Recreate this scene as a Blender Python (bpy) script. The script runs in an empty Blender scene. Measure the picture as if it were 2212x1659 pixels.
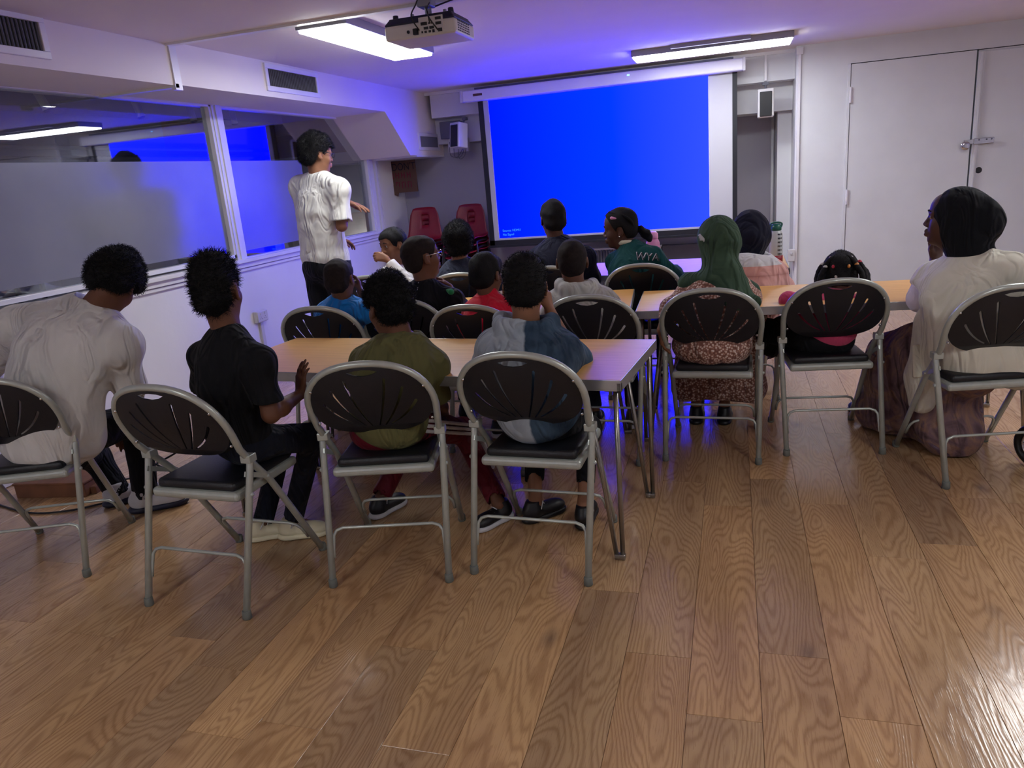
import bpy, bmesh, math, random
import numpy as np
from mathutils import Vector, Matrix

random.seed(7); np.random.seed(7)
SC = bpy.context.scene
COL = SC.collection
R = math.radians

# ------------------------------------------------------------ camera, world, exposure
cam = bpy.data.cameras.new('camera')
cam.sensor_width = 36.0
cam.lens = 36.0 * 1616.25 / 2212
cam.clip_start = 0.02
co = bpy.data.objects.new('camera', cam); COL.objects.link(co)
YAW, PITCH, ROLL = R(17.164), R(15.532), R(-4.816)
fw = Vector((-math.sin(YAW)*math.cos(PITCH), math.cos(YAW)*math.cos(PITCH), -math.sin(PITCH)))
rt = Vector((math.cos(YAW), math.sin(YAW), 0)); upv = rt.cross(fw)
r2 = rt*math.cos(ROLL) + upv*math.sin(ROLL); u2 = -rt*math.sin(ROLL) + upv*math.cos(ROLL)
co.matrix_world = Matrix(((r2.x, u2.x, -fw.x, 0), (r2.y, u2.y, -fw.y, 0), (r2.z, u2.z, -fw.z, 1.40), (0, 0, 0, 1)))
SC.camera = co
SC.view_settings.view_transform = 'Standard'
SC.view_settings.look = 'None'
SC.view_settings.exposure = 0.2
SC.view_settings.gamma = 1.0
SC.view_settings.use_curve_mapping = False
w = bpy.data.worlds.new('world'); SC.world = w; w.use_nodes = True
w.node_tree.nodes['Background'].inputs[0].default_value = (0.5, 0.55, 0.7, 1)
w.node_tree.nodes['Background'].inputs[1].default_value = 0.05
SC.cycles.max_bounces = 7
SC.cycles.diffuse_bounces = 4
SC.cycles.glossy_bounces = 3
SC.cycles.transmission_bounces = 4
SC.cycles.sample_clamp_indirect = 6.0
PANEL_POWER = 24.0
SCREEN_POWER = 8.5

# ------------------------------------------------------------ materials
def srgb(r, g, b):
    f = lambda c: (c/255/12.92) if c/255 <= .04045 else ((c/255+.055)/1.055)**2.4
    return (f(r), f(g), f(b), 1)

def newmat(name):
    m = bpy.data.materials.new(name); m.use_nodes = True
    nt = m.node_tree; b = nt.nodes['Principled BSDF']
    return m, nt, b

def N(nt, t, **kw):
    n = nt.nodes.new(t)
    for k, v in kw.items():
        if hasattr(n, k): setattr(n, k, v)
        else: n.inputs[k.replace('_', ' ')].default_value = v
    return n

def ramp(nt, src, stops):
    c = nt.nodes.new('ShaderNodeValToRGB'); e = c.color_ramp.elements
    while len(e) < len(stops): e.new(.5)
    for i, (p, col) in enumerate(stops):
        e[i].position = p; e[i].color = col
    nt.links.new(src, c.inputs[0]); return c.outputs[0]

def mixc(nt, fac, a, b, mode='MIX'):
    m = nt.nodes.new('ShaderNodeMix'); m.data_type = 'RGBA'; m.blend_type = mode
    for s, v in ((0, fac), (6, a), (7, b)):
        if hasattr(v, 'is_output'): nt.links.new(v, m.inputs[s])
        else: m.inputs[s].default_value = v
    return m.outputs[2]

def mth(nt, op, a, b=None, c=None):
    m = nt.nodes.new('ShaderNodeMath'); m.operation = op
    for i, v in enumerate((a, b, c)):
        if v is None: continue
        if hasattr(v, 'is_output'): nt.links.new(v, m.inputs[i])
        else: m.inputs[i].default_value = v
    return m.outputs[0]

def paint(name, rgb, rough=.55, var=.06, scale=6, bump=.15, bscale=60, metal=0, spec=.5, coat=0):
    """plain surface with a little unevenness in tone and relief"""
    m, nt, b = newmat(name)
    c = srgb(*rgb) if max(rgb) > 1 else (*rgb, 1)
    geo = nt.nodes.new('ShaderNodeNewGeometry')
    n = N(nt, 'ShaderNodeTexNoise', Scale=scale, Detail=4.0); nt.links.new(geo.outputs['Position'], n.inputs['Vector'])
    lo = tuple(x*(1-var) for x in c[:3])+(1,); hi = tuple(min(1, x*(1+var)) for x in c[:3])+(1,)
    nt.links.new(ramp(nt, n.outputs[0], [(.3, lo), (.7, hi)]), b.inputs['Base Color'])
    b.inputs['Roughness'].default_value = rough; b.inputs['Metallic'].default_value = metal
    b.inputs['Specular IOR Level'].default_value = spec
    b.inputs['Coat Weight'].default_value = coat
    if bump:
        n2 = N(nt, 'ShaderNodeTexNoise', Scale=bscale, Detail=3.0); nt.links.new(geo.outputs['Position'], n2.inputs['Vector'])
        bp_ = N(nt, 'ShaderNodeBump', Strength=bump, Distance=.004)
        nt.links.new(n2.outputs[0], bp_.inputs['Height']); nt.links.new(bp_.outputs[0], b.inputs['Normal'])
    return m

def emit(name, col, strength):
    m, nt, b = newmat(name)
    b.inputs['Base Color'].default_value = (0, 0, 0, 1)
    b.inputs['Emission Color'].default_value = (*col, 1); b.inputs['Emission Strength'].default_value = strength
    b.inputs['Roughness'].default_value = .6
    return m

M = {}
M['wall'] = paint('wall_paint', (220, 221, 224), .5, .03, 2.5, .25, 22)
M['wall_low'] = paint('wall_paint_satin', (224, 222, 226), .38, .03, 2.5, .2, 30)
M['wall_shaded'] = paint('wall_paint_shaded', (168, 166, 176), .55, .04, 2.5, .25, 22)  # wall colour darkened to stand in for the duct's shadow in the corner
M['ceil'] = paint('ceiling_paint', (230, 222, 216), .75, .03, 1.5, .2, 30)
M['trim'] = paint('gloss_trim', (226, 224, 226), .3, .03, 5, .1, 30)
M['door'] = paint('door_paint', (216, 218, 220), .42, .04, 3, .35, 14)
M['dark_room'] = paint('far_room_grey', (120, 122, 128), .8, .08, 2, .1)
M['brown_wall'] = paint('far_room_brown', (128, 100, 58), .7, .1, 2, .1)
M['frame'] = paint('chair_frame_paint', (176, 182, 175), .32, .06, 30, .05, 200, metal=.35)
M['shell'] = paint('chair_shell_plastic', (27, 28, 35), .42, .08, 15, .25, 400, spec=.4)
M['pad'] = paint('seat_vinyl', (14, 16, 22), .4, .15, 12, .3, 300)
M['cap'] = paint('grey_rubber', (104, 107, 100), .7, .06, 30, .1)
M['alu'] = paint('table_edge_metal', (176, 178, 180), .3, .05, 20, .05, 100, metal=.7)
M['steel'] = paint('table_leg_metal', (150, 146, 140), .25, .08, 20, .05, 100, metal=.85)
M['chrome'] = paint('chrome', (200, 200, 202), .12, .05, 40, .0, metal=1)
M['black'] = paint('black_plastic', (14, 15, 18), .45, .1, 20, .15, 200)
M['screen_border'] = paint('screen_border_black', (14, 16, 24), .6, .1, 20, .1)
M['screen_white'] = paint('screen_white', (186, 186, 190), .6, .02, 3, .0)
M['white_plastic'] = paint('white_plastic', (205, 203, 200), .4, .03, 10, .05)
M['grey_plastic'] = paint('grey_plastic', (96, 97, 108), .5, .05, 10, .1)
M['red_plastic'] = paint('red_seat_plastic', (128, 14, 34), .42, .08, 8, .2, 90)
M['card'] = paint('brown_cardboard', (92, 66, 54), .85, .12, 9, .2)
M['stick'] = paint('pine_stick', (168, 130, 98), .7, .1, 20, .1)
M['cable'] = paint('cable_rubber', (16, 16, 20), .5, .1, 20, 0)
M['sneaker'] = paint('sneaker_white', (196, 196, 200), .6, .06, 30, .2)
M['cream'] = paint('cream_rubber', (206, 198, 168), .6, .05, 30, .15)
M['navy_shoe'] = paint('navy_shoe', (22, 26, 50), .5, .1, 30, .15)
M['black_shoe'] = paint('black_shoe', (14, 14, 18), .45, .1, 30, .2)
M['cork'] = paint('wood_block', (112, 72, 48), .7, .2, 12, .2)
M['light'] = emit('lamp_diffuser', (.965, .985, 1), PANEL_POWER)
M['light_body'] = paint('lamp_housing', (150, 150, 158), .5, .03, 10, .05)

def laminate():
    m, nt, b = newmat('oak_laminate')
    tc = N(nt, 'ShaderNodeTexCoord'); mp = N(nt, 'ShaderNodeMapping'); mp.inputs['Scale'].default_value = (1.2, 26, 1)
    nt.links.new(tc.outputs['Object'], mp.inputs['Vector'])
    n = N(nt, 'ShaderNodeTexNoise', Scale=3.0, Detail=6.0, Roughness=.6); nt.links.new(mp.outputs[0], n.inputs['Vector'])
    nt.links.new(ramp(nt, n.outputs[0], [(.25, srgb(200, 148, 80)), (.55, srgb(220, 168, 96)), (.8, srgb(230, 182, 112))]), b.inputs['Base Color'])
    b.inputs['Roughness'].default_value = .36
    return m
M['laminate'] = laminate()

def floorwood():
    m, nt, b = newmat('oak_plank')
    geo = N(nt, 'ShaderNodeNewGeometry'); oi = N(nt, 'ShaderNodeObjectInfo')
    rnd = oi.outputs['Random']
    off = N(nt, 'ShaderNodeCombineXYZ')
    nt.links.new(mth(nt, 'MULTIPLY', rnd, 37.0), off.inputs[0]); nt.links.new(mth(nt, 'MULTIPLY', rnd, 91.0), off.inputs[1])
    add = N(nt, 'ShaderNodeVectorMath', operation='ADD'); nt.links.new(geo.outputs['Position'], add.inputs[0]); nt.links.new(off.outputs[0], add.inputs[1])
    mp = N(nt, 'ShaderNodeMapping'); mp.inputs['Scale'].default_value = (6.5, 1.15, 1); nt.links.new(add.outputs[0], mp.inputs['Vector'])
    # cathedral rings: contour lines of a smooth stretched noise
    n1 = N(nt, 'ShaderNodeTexNoise', Scale=1.0, Detail=1.5, Roughness=.4, Distortion=.25); nt.links.new(mp.outputs[0], n1.inputs['Vector'])
    n1b = N(nt, 'ShaderNodeTexNoise', Scale=14.0, Detail=3.0); nt.links.new(mp.outputs[0], n1b.inputs['Vector'])
    t = mth(nt, 'ADD', mth(nt, 'MULTIPLY', n1.outputs[0], 185.0), mth(nt, 'MULTIPLY', n1b.outputs[0], 2.6))
    ring = mth(nt, 'SINE', t)
    ringn = mth(nt, 'MULTIPLY_ADD', ring, .5, .5)
    # fine pores along the board
    mp2 = N(nt, 'ShaderNodeMapping'); mp2.inputs['Scale'].default_value = (260, 14, 1); nt.links.new(add.outputs[0], mp2.inputs['Vector'])
    n2 = N(nt, 'ShaderNodeTexNoise', Scale=1.0, Detail=2.0); nt.links.new(mp2.outputs[0], n2.inputs['Vector'])
    # broad tone + knots
    n3 = N(nt, 'ShaderNodeTexNoise', Scale=.9, Detail=3.0); nt.links.new(mp.outputs[0], n3.inputs['Vector'])
    base = ramp(nt, n3.outputs[0], [(.3, srgb(174, 143, 112)), (.5, srgb(192, 160, 124)), (.72, srgb(208, 176, 136))])
    tone = ramp(nt, rnd, [(0, srgb(220, 216, 214)), (.35, srgb(240, 235, 228)), (.7, srgb(255, 244, 230)), (1, srgb(232, 224, 218))])
    base = mixc(nt, 1.0, base, tone, 'MULTIPLY')
    dark = mixc(nt, 1.0, base, srgb(190, 172, 158), 'MULTIPLY')
    c = mixc(nt, mth(nt, 'MULTIPLY', mth(nt, 'POWER', ringn, 2.0), .5), base, dark)
    c = mixc(nt, mth(nt, 'MULTIPLY', mth(nt, 'GREATER_THAN', n2.outputs[0], .58), .28), c, dark)
    vo = N(nt, 'ShaderNodeTexVoronoi', Scale=1.0); mp3 = N(nt, 'ShaderNodeMapping'); mp3.inputs['Scale'].default_value = (3.4, 1.7, 1)
    nt.links.new(add.outputs[0], mp3.inputs['Vector']); nt.links.new(mp3.outputs[0], vo.inputs['Vector'])
    kn = ramp(nt, vo.outputs['Distance'], [(0, (.75, .75, .75, 1)), (.035, (.5, .5, .5, 1)), (.12, (0, 0, 0, 1))])
    c = mixc(nt, kn, c, srgb(112, 92, 78))
    nt.links.new(c, b.inputs['Base Color'])
    rr = mth(nt, 'MULTIPLY_ADD', n2.outputs[0], .08, .125); nt.links.new(rr, b.inputs['Roughness'])
    b.inputs['Specular IOR Level'].default_value = .5
    bp_ = N(nt, 'ShaderNodeBump', Strength=.25, Distance=.0012)
    nt.links.new(mth(nt, 'ADD', mth(nt, 'MULTIPLY', ringn, .6), n2.outputs[0]), bp_.inputs['Height'])
    nt.links.new(bp_.outputs[0], b.inputs['Normal'])
    return m
M['oak'] = floorwood()

def glassm(name, frosted):
    m, nt, b = newmat(name)
    out = nt.nodes['Material Output']
    if frosted:
        geo = N(nt, 'ShaderNodeNewGeometry'); n = N(nt, 'ShaderNodeTexNoise', Scale=3.0, Detail=3.0)
        nt.links.new(geo.outputs['Position'], n.inputs['Vector'])
        nt.links.new(ramp(nt, n.outputs[0], [(.3, srgb(128, 130, 142)), (.7, srgb(140, 142, 154))]), b.inputs['Base Color'])
        b.inputs['Roughness'].default_value = .55
        b.inputs['Coat Weight'].default_value = 1.0; b.inputs['Coat Roughness'].default_value = .17; b.inputs['Coat IOR'].default_value = 1.72
        b.inputs['Specular IOR Level'].default_value = .6
        tr = N(nt, 'ShaderNodeBsdfTranslucent'); tr.inputs[0].default_value = (.7, .7, .75, 1)
        mx = N(nt, 'ShaderNodeMixShader'); mx.inputs[0].default_value = .25
        nt.links.new(b.outputs[0], mx.inputs[1]); nt.links.new(tr.outputs[0], mx.inputs[2]); nt.links.new(mx.outputs[0], out.inputs[0])
    else:
        gl = N(nt, 'ShaderNodeBsdfGlossy'); gl.inputs['Roughness'].default_value = .01; gl.inputs[0].default_value = (.9, .9, 1, 1)
        tp = N(nt, 'ShaderNodeBsdfTransparent'); tp.inputs[0].default_value = (.82, .86, .86, 1)
        ge = N(nt, 'ShaderNodeNewGeometry'); dt = N(nt, 'ShaderNodeVectorMath', operation='DOT_PRODUCT')
        nt.links.new(ge.outputs['Normal'], dt.inputs[0]); nt.links.new(ge.outputs['Incoming'], dt.inputs[1])
        fc = mth(nt, 'POWER', mth(nt, 'SUBTRACT', 1.0, mth(nt, 'ABSOLUTE', dt.outputs['Value'])), 3.5)
        f2 = mth(nt, 'MULTIPLY_ADD', fc, .85, .13)
        f2 = mth(nt, 'MINIMUM', f2, 1.0)
        mx = N(nt, 'ShaderNodeMixShader'); nt.links.new(f2, mx.inputs[0])
        nt.links.new(tp.outputs[0], mx.inputs[1]); nt.links.new(gl.outputs[0], mx.inputs[2]); nt.links.new(mx.outputs[0], out.inputs[0])
    return m
M['glass'] = glassm('window_glass', False)
M['frost'] = glassm('frosted_film', True)

def fabric(name, rgb, rough=.9, wr=.35, wscale=9, weave=.25, var=.08, nodefn=None, sheen=None):
    """cloth: soft wrinkles by bump, a fine weave, slight tone change"""
    m, nt, b = newmat(name)
    c = srgb(*rgb)
    tc = N(nt, 'ShaderNodeTexCoord')
    n = N(nt, 'ShaderNodeTexNoise', Scale=5.0, Detail=3.0); nt.links.new(tc.outputs['Object'], n.inputs['Vector'])
    lo = tuple(x*(1-var) for x in c[:3])+(1,); hi = tuple(min(1, x*(1+var)) for x in c[:3])+(1,)
    col = ramp(nt, n.outputs[0], [(.3, lo), (.7, hi)])
    if nodefn: col = nodefn(nt, tc, col)
    nt.links.new(col, b.inputs['Base Color'])
    b.inputs['Roughness'].default_value = rough; b.inputs['Specular IOR Level'].default_value = .25
    b.inputs['Sheen Weight'].default_value = sheen if sheen is not None else (.15 if max(rgb) > 120 else .02); b.inputs['Sheen Roughness'].default_value = .5
    mp = N(nt, 'ShaderNodeMapping'); mp.inputs['Rotation'].default_value = (.3, .5, .6); mp.inputs['Scale'].default_value = (1, 1, .35)
    nt.links.new(tc.outputs['Object'], mp.inputs['Vector'])
    w1 = N(nt, 'ShaderNodeTexNoise', Scale=wscale, Detail=2.0, Distortion=1.2); nt.links.new(mp.outputs[0], w1.inputs['Vector'])
    w2 = N(nt, 'ShaderNodeTexNoise', Scale=420.0, Detail=1.0); nt.links.new(tc.outputs['Object'], w2.inputs['Vector'])
    b1 = N(nt, 'ShaderNodeBump', Strength=min(1, wr*1.8), Distance=.022); nt.links.new(mth(nt, 'POWER', mth(nt, 'ABSOLUTE', mth(nt, 'MULTIPLY_ADD', w1.outputs[0], 4.0, -2.0)), 1.3), b1.inputs['Height'])
    b2 = N(nt, 'ShaderNodeBump', Strength=weave, Distance=.002); nt.links.new(w2.outputs[0], b2.inputs['Height'])
    nt.links.new(b1.outputs[0], b2.inputs['Normal']); nt.links.new(b2.outputs[0], b.inputs['Normal'])
    return m

def skinm(name, rgb):
    m = paint(name, rgb, .58, .12, 14, .12, 260, spec=.32)
    return m
M['skin'] = skinm('skin_brown', (104, 68, 50))
M['skin2'] = skinm('skin_deep_brown', (78, 50, 40))
M['skin3'] = skinm('skin_light_brown', (132, 90, 66))
M['lip'] = paint('lip', (118, 66, 60), .4, .05, 20, .05)
M['hair'] = paint('black_hair', (13, 12, 14), .75, .3, 60, .6, 500, spec=.25)
M['buzz'] = paint('cropped_hair', (34, 27, 26), .8, .25, 90, .6, 700, spec=.2)

# ------------------------------------------------------------ mesh helpers
def link(name, me, mat=None, parent=None, smooth=False):
    o = bpy.data.objects.new(name, me); COL.objects.link(o)
    if mat is not None and not me.materials: me.materials.append(mat)
    if parent is not None: o.parent = parent
    if smooth:
        me.polygons.foreach_set('use_smooth', [True]*len(me.polygons))
    return o

def bm2(name, bm, mat=None, parent=None, smooth=False):
    me = bpy.data.meshes.new(name); bm.normal_update(); bm.to_mesh(me); bm.free()
    return link(name, me, mat, parent, smooth)

def box(bm, x0, x1, y0, y1, z0, z1, bev=0, seg=2, rot=None, at=None):
    vs = [bm.verts.new((x, y, z)) for x in (x0, x1) for y in (y0, y1) for z in (z0, z1)]
    F = [(0, 1, 3, 2), (4, 6, 7, 5), (0, 4, 5, 1), (2, 3, 7, 6), (0, 2, 6, 4), (1, 5, 7, 3)]
    fs = [bm.faces.new([vs[i] for i in f]) for f in F]
    bmesh.ops.recalc_face_normals(bm, faces=fs)
    if bev:
        es = list({e for f in fs for e in f.edges})
        r = bmesh.ops.bevel(bm, geom=es, offset=bev, segments=seg, affect='EDGES', profile=.5)
        vs = list({v for f in r['faces'] for v in f.verts} | {v for v in vs if v.is_valid})
    vs = [v for v in vs if v.is_valid]
    if rot is not None:
        bmesh.ops.rotate(bm, verts=vs, cent=at or (0, 0, 0), matrix=rot)
    return vs

def tube(bm, pts, r, seg=10, closed=False, radii=None, flat=1.0):
    pts = [Vector(p) for p in pts]; n = len(pts); rings = []
    T0 = None; nrm = None
    for i, p in enumerate(pts):
        a = pts[i-1] if (i > 0 or closed) else p; b = pts[(i+1) % n] if (i < n-1 or closed) else p
        t = (b-a).normalized() if (b-a).length > 1e-9 else Vector((0, 0, 1))
        if nrm is None:
            nrm = t.orthogonal().normalized()
        else:
            nrm = (nrm - t*nrm.dot(t))
            nrm = nrm.normalized() if nrm.length > 1e-6 else t.orthogonal().normalized()
        bn = t.cross(nrm); rr = radii[i] if radii else r
        rings.append([bm.verts.new(p + nrm*math.cos(2*math.pi*k/seg)*rr + bn*math.sin(2*math.pi*k/seg)*rr*flat) for k in range(seg)])
    m = n if closed else n-1
    for i in range(m):
        A, B = rings[i], rings[(i+1) % n]
        sh = 0
        if closed and i == n-1:
            sh = min(range(seg), key=lambda s: (A[0].co-B[s].co).length)
        for k in range(seg):
            bm.faces.new((A[k], A[(k+1) % seg], B[(k+1+sh) % seg], B[(k+sh) % seg]))
    if not closed:
        bm.faces.new(rings[0][::-1]); bm.faces.new(rings[-1])
    return rings

def lathe(bm, prof, seg=20, c=(0, 0, 0)):
    c = Vector(c); rings = []
    for r, z in prof:
        rings.append([bm.verts.new(c+Vector((r*math.cos(2*math.pi*k/seg), r*math.sin(2*math.pi*k/seg), z))) for k in range(seg)])
    for A, B in zip(rings, rings[1:]):
        for k in range(seg):
            bm.faces.new((A[k], A[(k+1) % seg], B[(k+1) % seg], B[k]))
    bm.faces.new(rings[0][::-1]); bm.faces.new(rings[-1])

def smoothpath(pts, n=6):
    pts = [Vector(p) for p in pts]; out = []
    for i in range(len(pts)-1):
        p0 = pts[max(i-1, 0)]; p1 = pts[i]; p2 = pts[i+1]; p3 = pts[min(i+2, len(pts)-1)]
        for k in range(n):
            t = k/n
            out.append(.5*((2*p1)+(-p0+p2)*t+(2*p0-5*p1+4*p2-p3)*t*t+(-p0+3*p1-3*p2+p3)*t**3))
    out.append(pts[-1]); return out

def empty(name, loc=(0, 0, 0), rz=0, label=None, cat=None, group=None):
    o = bpy.data.objects.new(name, None); COL.objects.link(o); o.location = loc; o.rotation_euler = (0, 0, rz)
    o.empty_display_size = .05
    tag(o, label, cat, group); return o

def tag(o, label=None, cat=None, group=None, kind=None):
    if label: o['label'] = label
    if cat: o['category'] = cat
    if group: o['group'] = group
    if kind: o['kind'] = kind
    return o

def copytree(o, parent=None):
    c = o.copy(); COL.objects.link(c); c.parent = parent
    for ch in list(o.children): copytree(ch, c)
    return c

def struct(name, mat, boxes, parent=None, smooth=False, bev=0, kind='structure'):
    bm = bmesh.new()
    for b in boxes: box(bm, *b, bev=bev)
    o = bm2(name, bm, mat, parent, smooth)
    if parent is None: o['kind'] = kind
    return o

def poly(name, mat, verts, faces, parent=None):
    me = bpy.data.meshes.new(name); me.from_pydata(verts, [], faces); me.update()
    o = link(name, me, mat, parent); return o
def solid_prism(name, mat, prof, x0, x1, axis='x', parent=None):
    """extrude a closed profile (list of 2-tuples) along an axis"""
    n = len(prof)
    if axis == 'x': V = [(x0, a, b) for a, b in prof]+[(x1, a, b) for a, b in prof]
    else: V = [(a, x0, b) for a, b in prof]+[(a, x1, b) for a, b in prof]
    Fc = [tuple(range(n)), tuple(range(2*n-1, n-1, -1))]+[(i, i+n, (i+1) % n+n, (i+1) % n) for i in range(n)]
    o = poly(name, mat, V, Fc, parent)
    bm = bmesh.new(); bm.from_mesh(o.data); bmesh.ops.recalc_face_normals(bm, faces=bm.faces); bm.to_mesh(o.data); bm.free()
    return o

def text(name, body, mat, loc, size, rot=(math.pi/2, 0, 0), parent=None, ext=.0006, align='LEFT', sx=1.0):
    cu = bpy.data.curves.new(name, 'FONT'); cu.body = body; cu.size = size; cu.extrude = ext; cu.align_x = align
    o = bpy.data.objects.new(name, cu); COL.objects.link(o)
    dg = bpy.context.evaluated_depsgraph_get()
    me = bpy.data.meshes.new_from_object(o.evaluated_get(dg)); bpy.data.objects.remove(o)
    me.materials.clear(); me.materials.append(mat)
    o = bpy.data.objects.new(name, me); COL.objects.link(o); o.location = loc; o.rotation_euler = rot; o.scale = (sx, 1, 1)
    if parent: o.parent = parent
    return o

# ------------------------------------------------------------ the room
XL, XR, YB, YF, ZC = -3.8, 3.6, -2.6, 8.2, 2.34     # left wall, right wall, behind the camera, screen wall, ceiling
struct('wall_back', M['wall_shaded'], [(-5.9, .43, 8.9, 9.0, 0, 1.85)])
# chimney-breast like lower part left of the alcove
struct('wall_screen', M['wall_shaded'], [(XL, -.12, 8.6, 8.7, 0, 1.8)])
struct('wall_screen_header', M['wall'], [(XL-.05, .575, 8.42, 9.0, 1.805, 2.08), (-3.2, .575, 8.2, 9.0, 2.075, ZC+.02)])
struct('wall_alcove_side', M['wall'], [(.565, .6, 8.0, 9.0, 0, ZC)])
struct('wall_front', M['door'], [(.6, 1.034, 8.0, 8.1, 0, ZC), (1.034, 2.073, 8.0, 8.1, 2.135, ZC), (2.073, XR, 8.0, 8.1, 2.12, ZC), (2.073, XR, 8.012, 8.1, 0, 2.12)])
struct('wall_right', M['wall'], [(XR, XR+.1, YB, 9, 0, ZC)])
struct('wall_rear', M['wall'], [(XL-.1, XR+.1, YB-.1, YB, 0, ZC)])
struct('ceiling', M['ceil'], [(-3.3, XR, 4.11, 9.0, ZC, ZC+.12), (-3.3, XR, YB, 4.11, ZC-.022, ZC+.12)])
struct('trim_5', M['trim'], [(-3.3, XR, 8.165, 8.2, ZC-.03, ZC)])
# left wall: dado below the windows, posts, end panel
struct('wall_left', M['wall_low'], [(XL-.12, XL, YB, 8.7, 0, .86), (XL-.12, XL, 7.72, 8.7, .86, 2.1), (XL-.12, XL, YB, .4, .86, 2.2)])
struct('baseboard_left', M['trim'], [(XL, XL+.018, YB, 8.6, 0, .085), (XL, XL+.026, YB, 8.6, 0, .03)])
struct('baseboard_back', M['trim'], [(XL, -.12, 8.58, 8.6, 0, .09)])
struct('baseboard_front', M['trim'], [(.6, 1.03, 7.985, 8.0, 0, .09)])
# soffit duct above the windows: front face x=-3.25, drops at the far end
SX = -3.25
prof = [(4.1, ZC+.1), (4.1, 2.095), (7.1, 2.095), (7.61, 1.688), (8.6, 1.688), (8.6, ZC+.1)]
o = solid_prism('trim_1', M['ceil'], prof, XL-.12, SX, 'x'); o['kind'] = 'structure'
o = solid_prism('trim_2', M['ceil'], [(YB, ZC+.1), (YB, 2.085), (4.1, 2.085), (4.1, ZC+.1)], XL-.12, SX+.02, 'x'); o['kind'] = 'structure'
# cable trunking at the step of the soffit
t = struct('trim_3', M['trim'], [(SX-.002, SX+.03, 4.1, 4.16, 2.06, ZC), (XL-.0, SX+.03, 4.095, 4.13, 2.072, 2.095), (SX, 1.2, 4.085, 4.13, ZC-.035, ZC)])

def vent(name, y0, y1, z0, z1, label, x=SX, slope=0):
    v = empty(name, (x, (y0+y1)/2, (z0+z1)/2), 0, label, 'vent', 'air grilles on the boxed duct above the windows')
    hy, hz = (y1-y0)/2, (z1-z0)/2
    bm = bmesh.new(); b = .035
    for a in ((-hy-b, hy+b, hz, hz+b), (-hy-b, hy+b, -hz-b, -hz), (-hy-b, -hy, -hz, hz), (hy, hy+b, -hz, hz)):
        box(bm, -.002, .014, a[0], a[1], a[2], a[3], bev=.003)
    bm2('frame', bm, M['trim'], v)
    bm = bmesh.new(); box(bm, -.001, .001, -hy, hy, -hz, hz); bm2('backing', bm, M['black'], v)
    n = int((2*hy)/.022)
    bm = bmesh.new(); box(bm, .001, .009, -.0018, .0018, -hz, hz); me = bpy.data.meshes.new('slat'); bm.to_mesh(me); bm.free()
    me.materials.append(M['grey_plastic'])
    for k in range(n):
        s = bpy.data.objects.new('slat', me); COL.objects.link(s); s.parent = v; s.location = (0, -hy+(k+.5)*2*hy/n, 0); s.rotation_euler = (0, 0, .5)
    return v
vent('air_vent', 5.15, 5.83, 2.17, 2.29, 'white framed black air grille on the duct above the standing person')
vent('air_vent', 2.75, 3.19, 2.165, 2.295, 'white framed black air grille at the top left corner of the picture', x=SX+.02)
vent('air_vent', 7.9, 8.42, 1.775, 1.885, 'small grey air grille at the low end of the duct beside the screen')
struct('trim_4', M['trim'], [(SX-.5, SX+.01, 7.75, 8.58, 1.672, 1.688)])

# windows in the left wall
def window(idx, y0, y1, zb, zt):
    w_ = empty('window_%d' % idx, (XL, y0, zb)); w_['kind'] = 'structure'
    bm = bmesh.new()
    for a in ((0, y1-y0, zt-zb-.03, zt-zb), (0, y1-y0, 0, .03), (0, .03, 0, zt-zb), (y1-y0-.03, y1-y0, 0, zt-zb)):
        box(bm, -.06, .012, a[0], a[1], a[2], a[3], bev=.003)
    bm2('window_frame', bm, M['trim'], w_)
    zf0, zf1 = (1.02 if idx == 1 else .985)-zb, 1.69-zb
    bm = bmesh.new(); box(bm, -.03, -.024, .03, y1-y0-.03, .03, zt-zb-.03); bm2('pane', bm, M['glass'], w_)
    bm = bmesh.new(); box(bm, -.0235, -.0215, .03, (y1-y0-.03) if idx == 1 else 1.12, zf0, zf1); f = bm2('frosted_film', bm, M['frost'], w_)
    f['label'] = 'frosted privacy film on the lower pane'
    return w_
window(1, .45, 5.17, .945, 2.11)
window(2, 5.27, 7.70, .905, 2.11)
struct('trim_6', M['trim'], [(XL-.06, XL+.02, 5.165, 5.285, .93, 2.11), (XL-.02, XL+.03, 5.2, 5.245, .93, 2.11)])
struct('trim_7', M['trim'], [(XL-.1, XL+.06, .4, 7.8, .9, .93), (XL-.01, XL+.035, .4, 7.8, .86, .9), (XL-.01, XL+.02, .4, 7.8, .83, .855)], bev=.004)
struct('trim_8', M['trim'], [(XL-.06, XL+.02, 7.70, 7.78, .9, 2.0), (XL-.02, XL+.035, 7.8, 7.84, .86, 1.9), (XL-.0, XL+.02, 7.9, 7.94, .86, 1.7)])

# the dim room behind the glass
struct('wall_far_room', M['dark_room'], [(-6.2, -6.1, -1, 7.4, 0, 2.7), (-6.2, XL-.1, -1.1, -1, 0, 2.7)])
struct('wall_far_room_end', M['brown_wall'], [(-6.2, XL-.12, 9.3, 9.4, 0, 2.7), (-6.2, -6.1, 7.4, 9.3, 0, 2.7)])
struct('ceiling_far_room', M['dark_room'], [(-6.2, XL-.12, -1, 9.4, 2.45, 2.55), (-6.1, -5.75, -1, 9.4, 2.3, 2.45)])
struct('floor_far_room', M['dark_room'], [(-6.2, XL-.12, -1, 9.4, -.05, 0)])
for (a, b) in ((-1, 9.3),):
    p_ = empty('wall_pipe', (-6.04, 4, 1.90), 0, 'pair of thin dark pipes along the far room wall seen through the window', 'pipe')
    for dz in (0, .09):
        bm = bmesh.new(); tube(bm, [(0, a-4, dz), (0, b-4, dz)], .018, 8); bm2('pipe', bm, M['grey_plastic'], p_, True)
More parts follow.
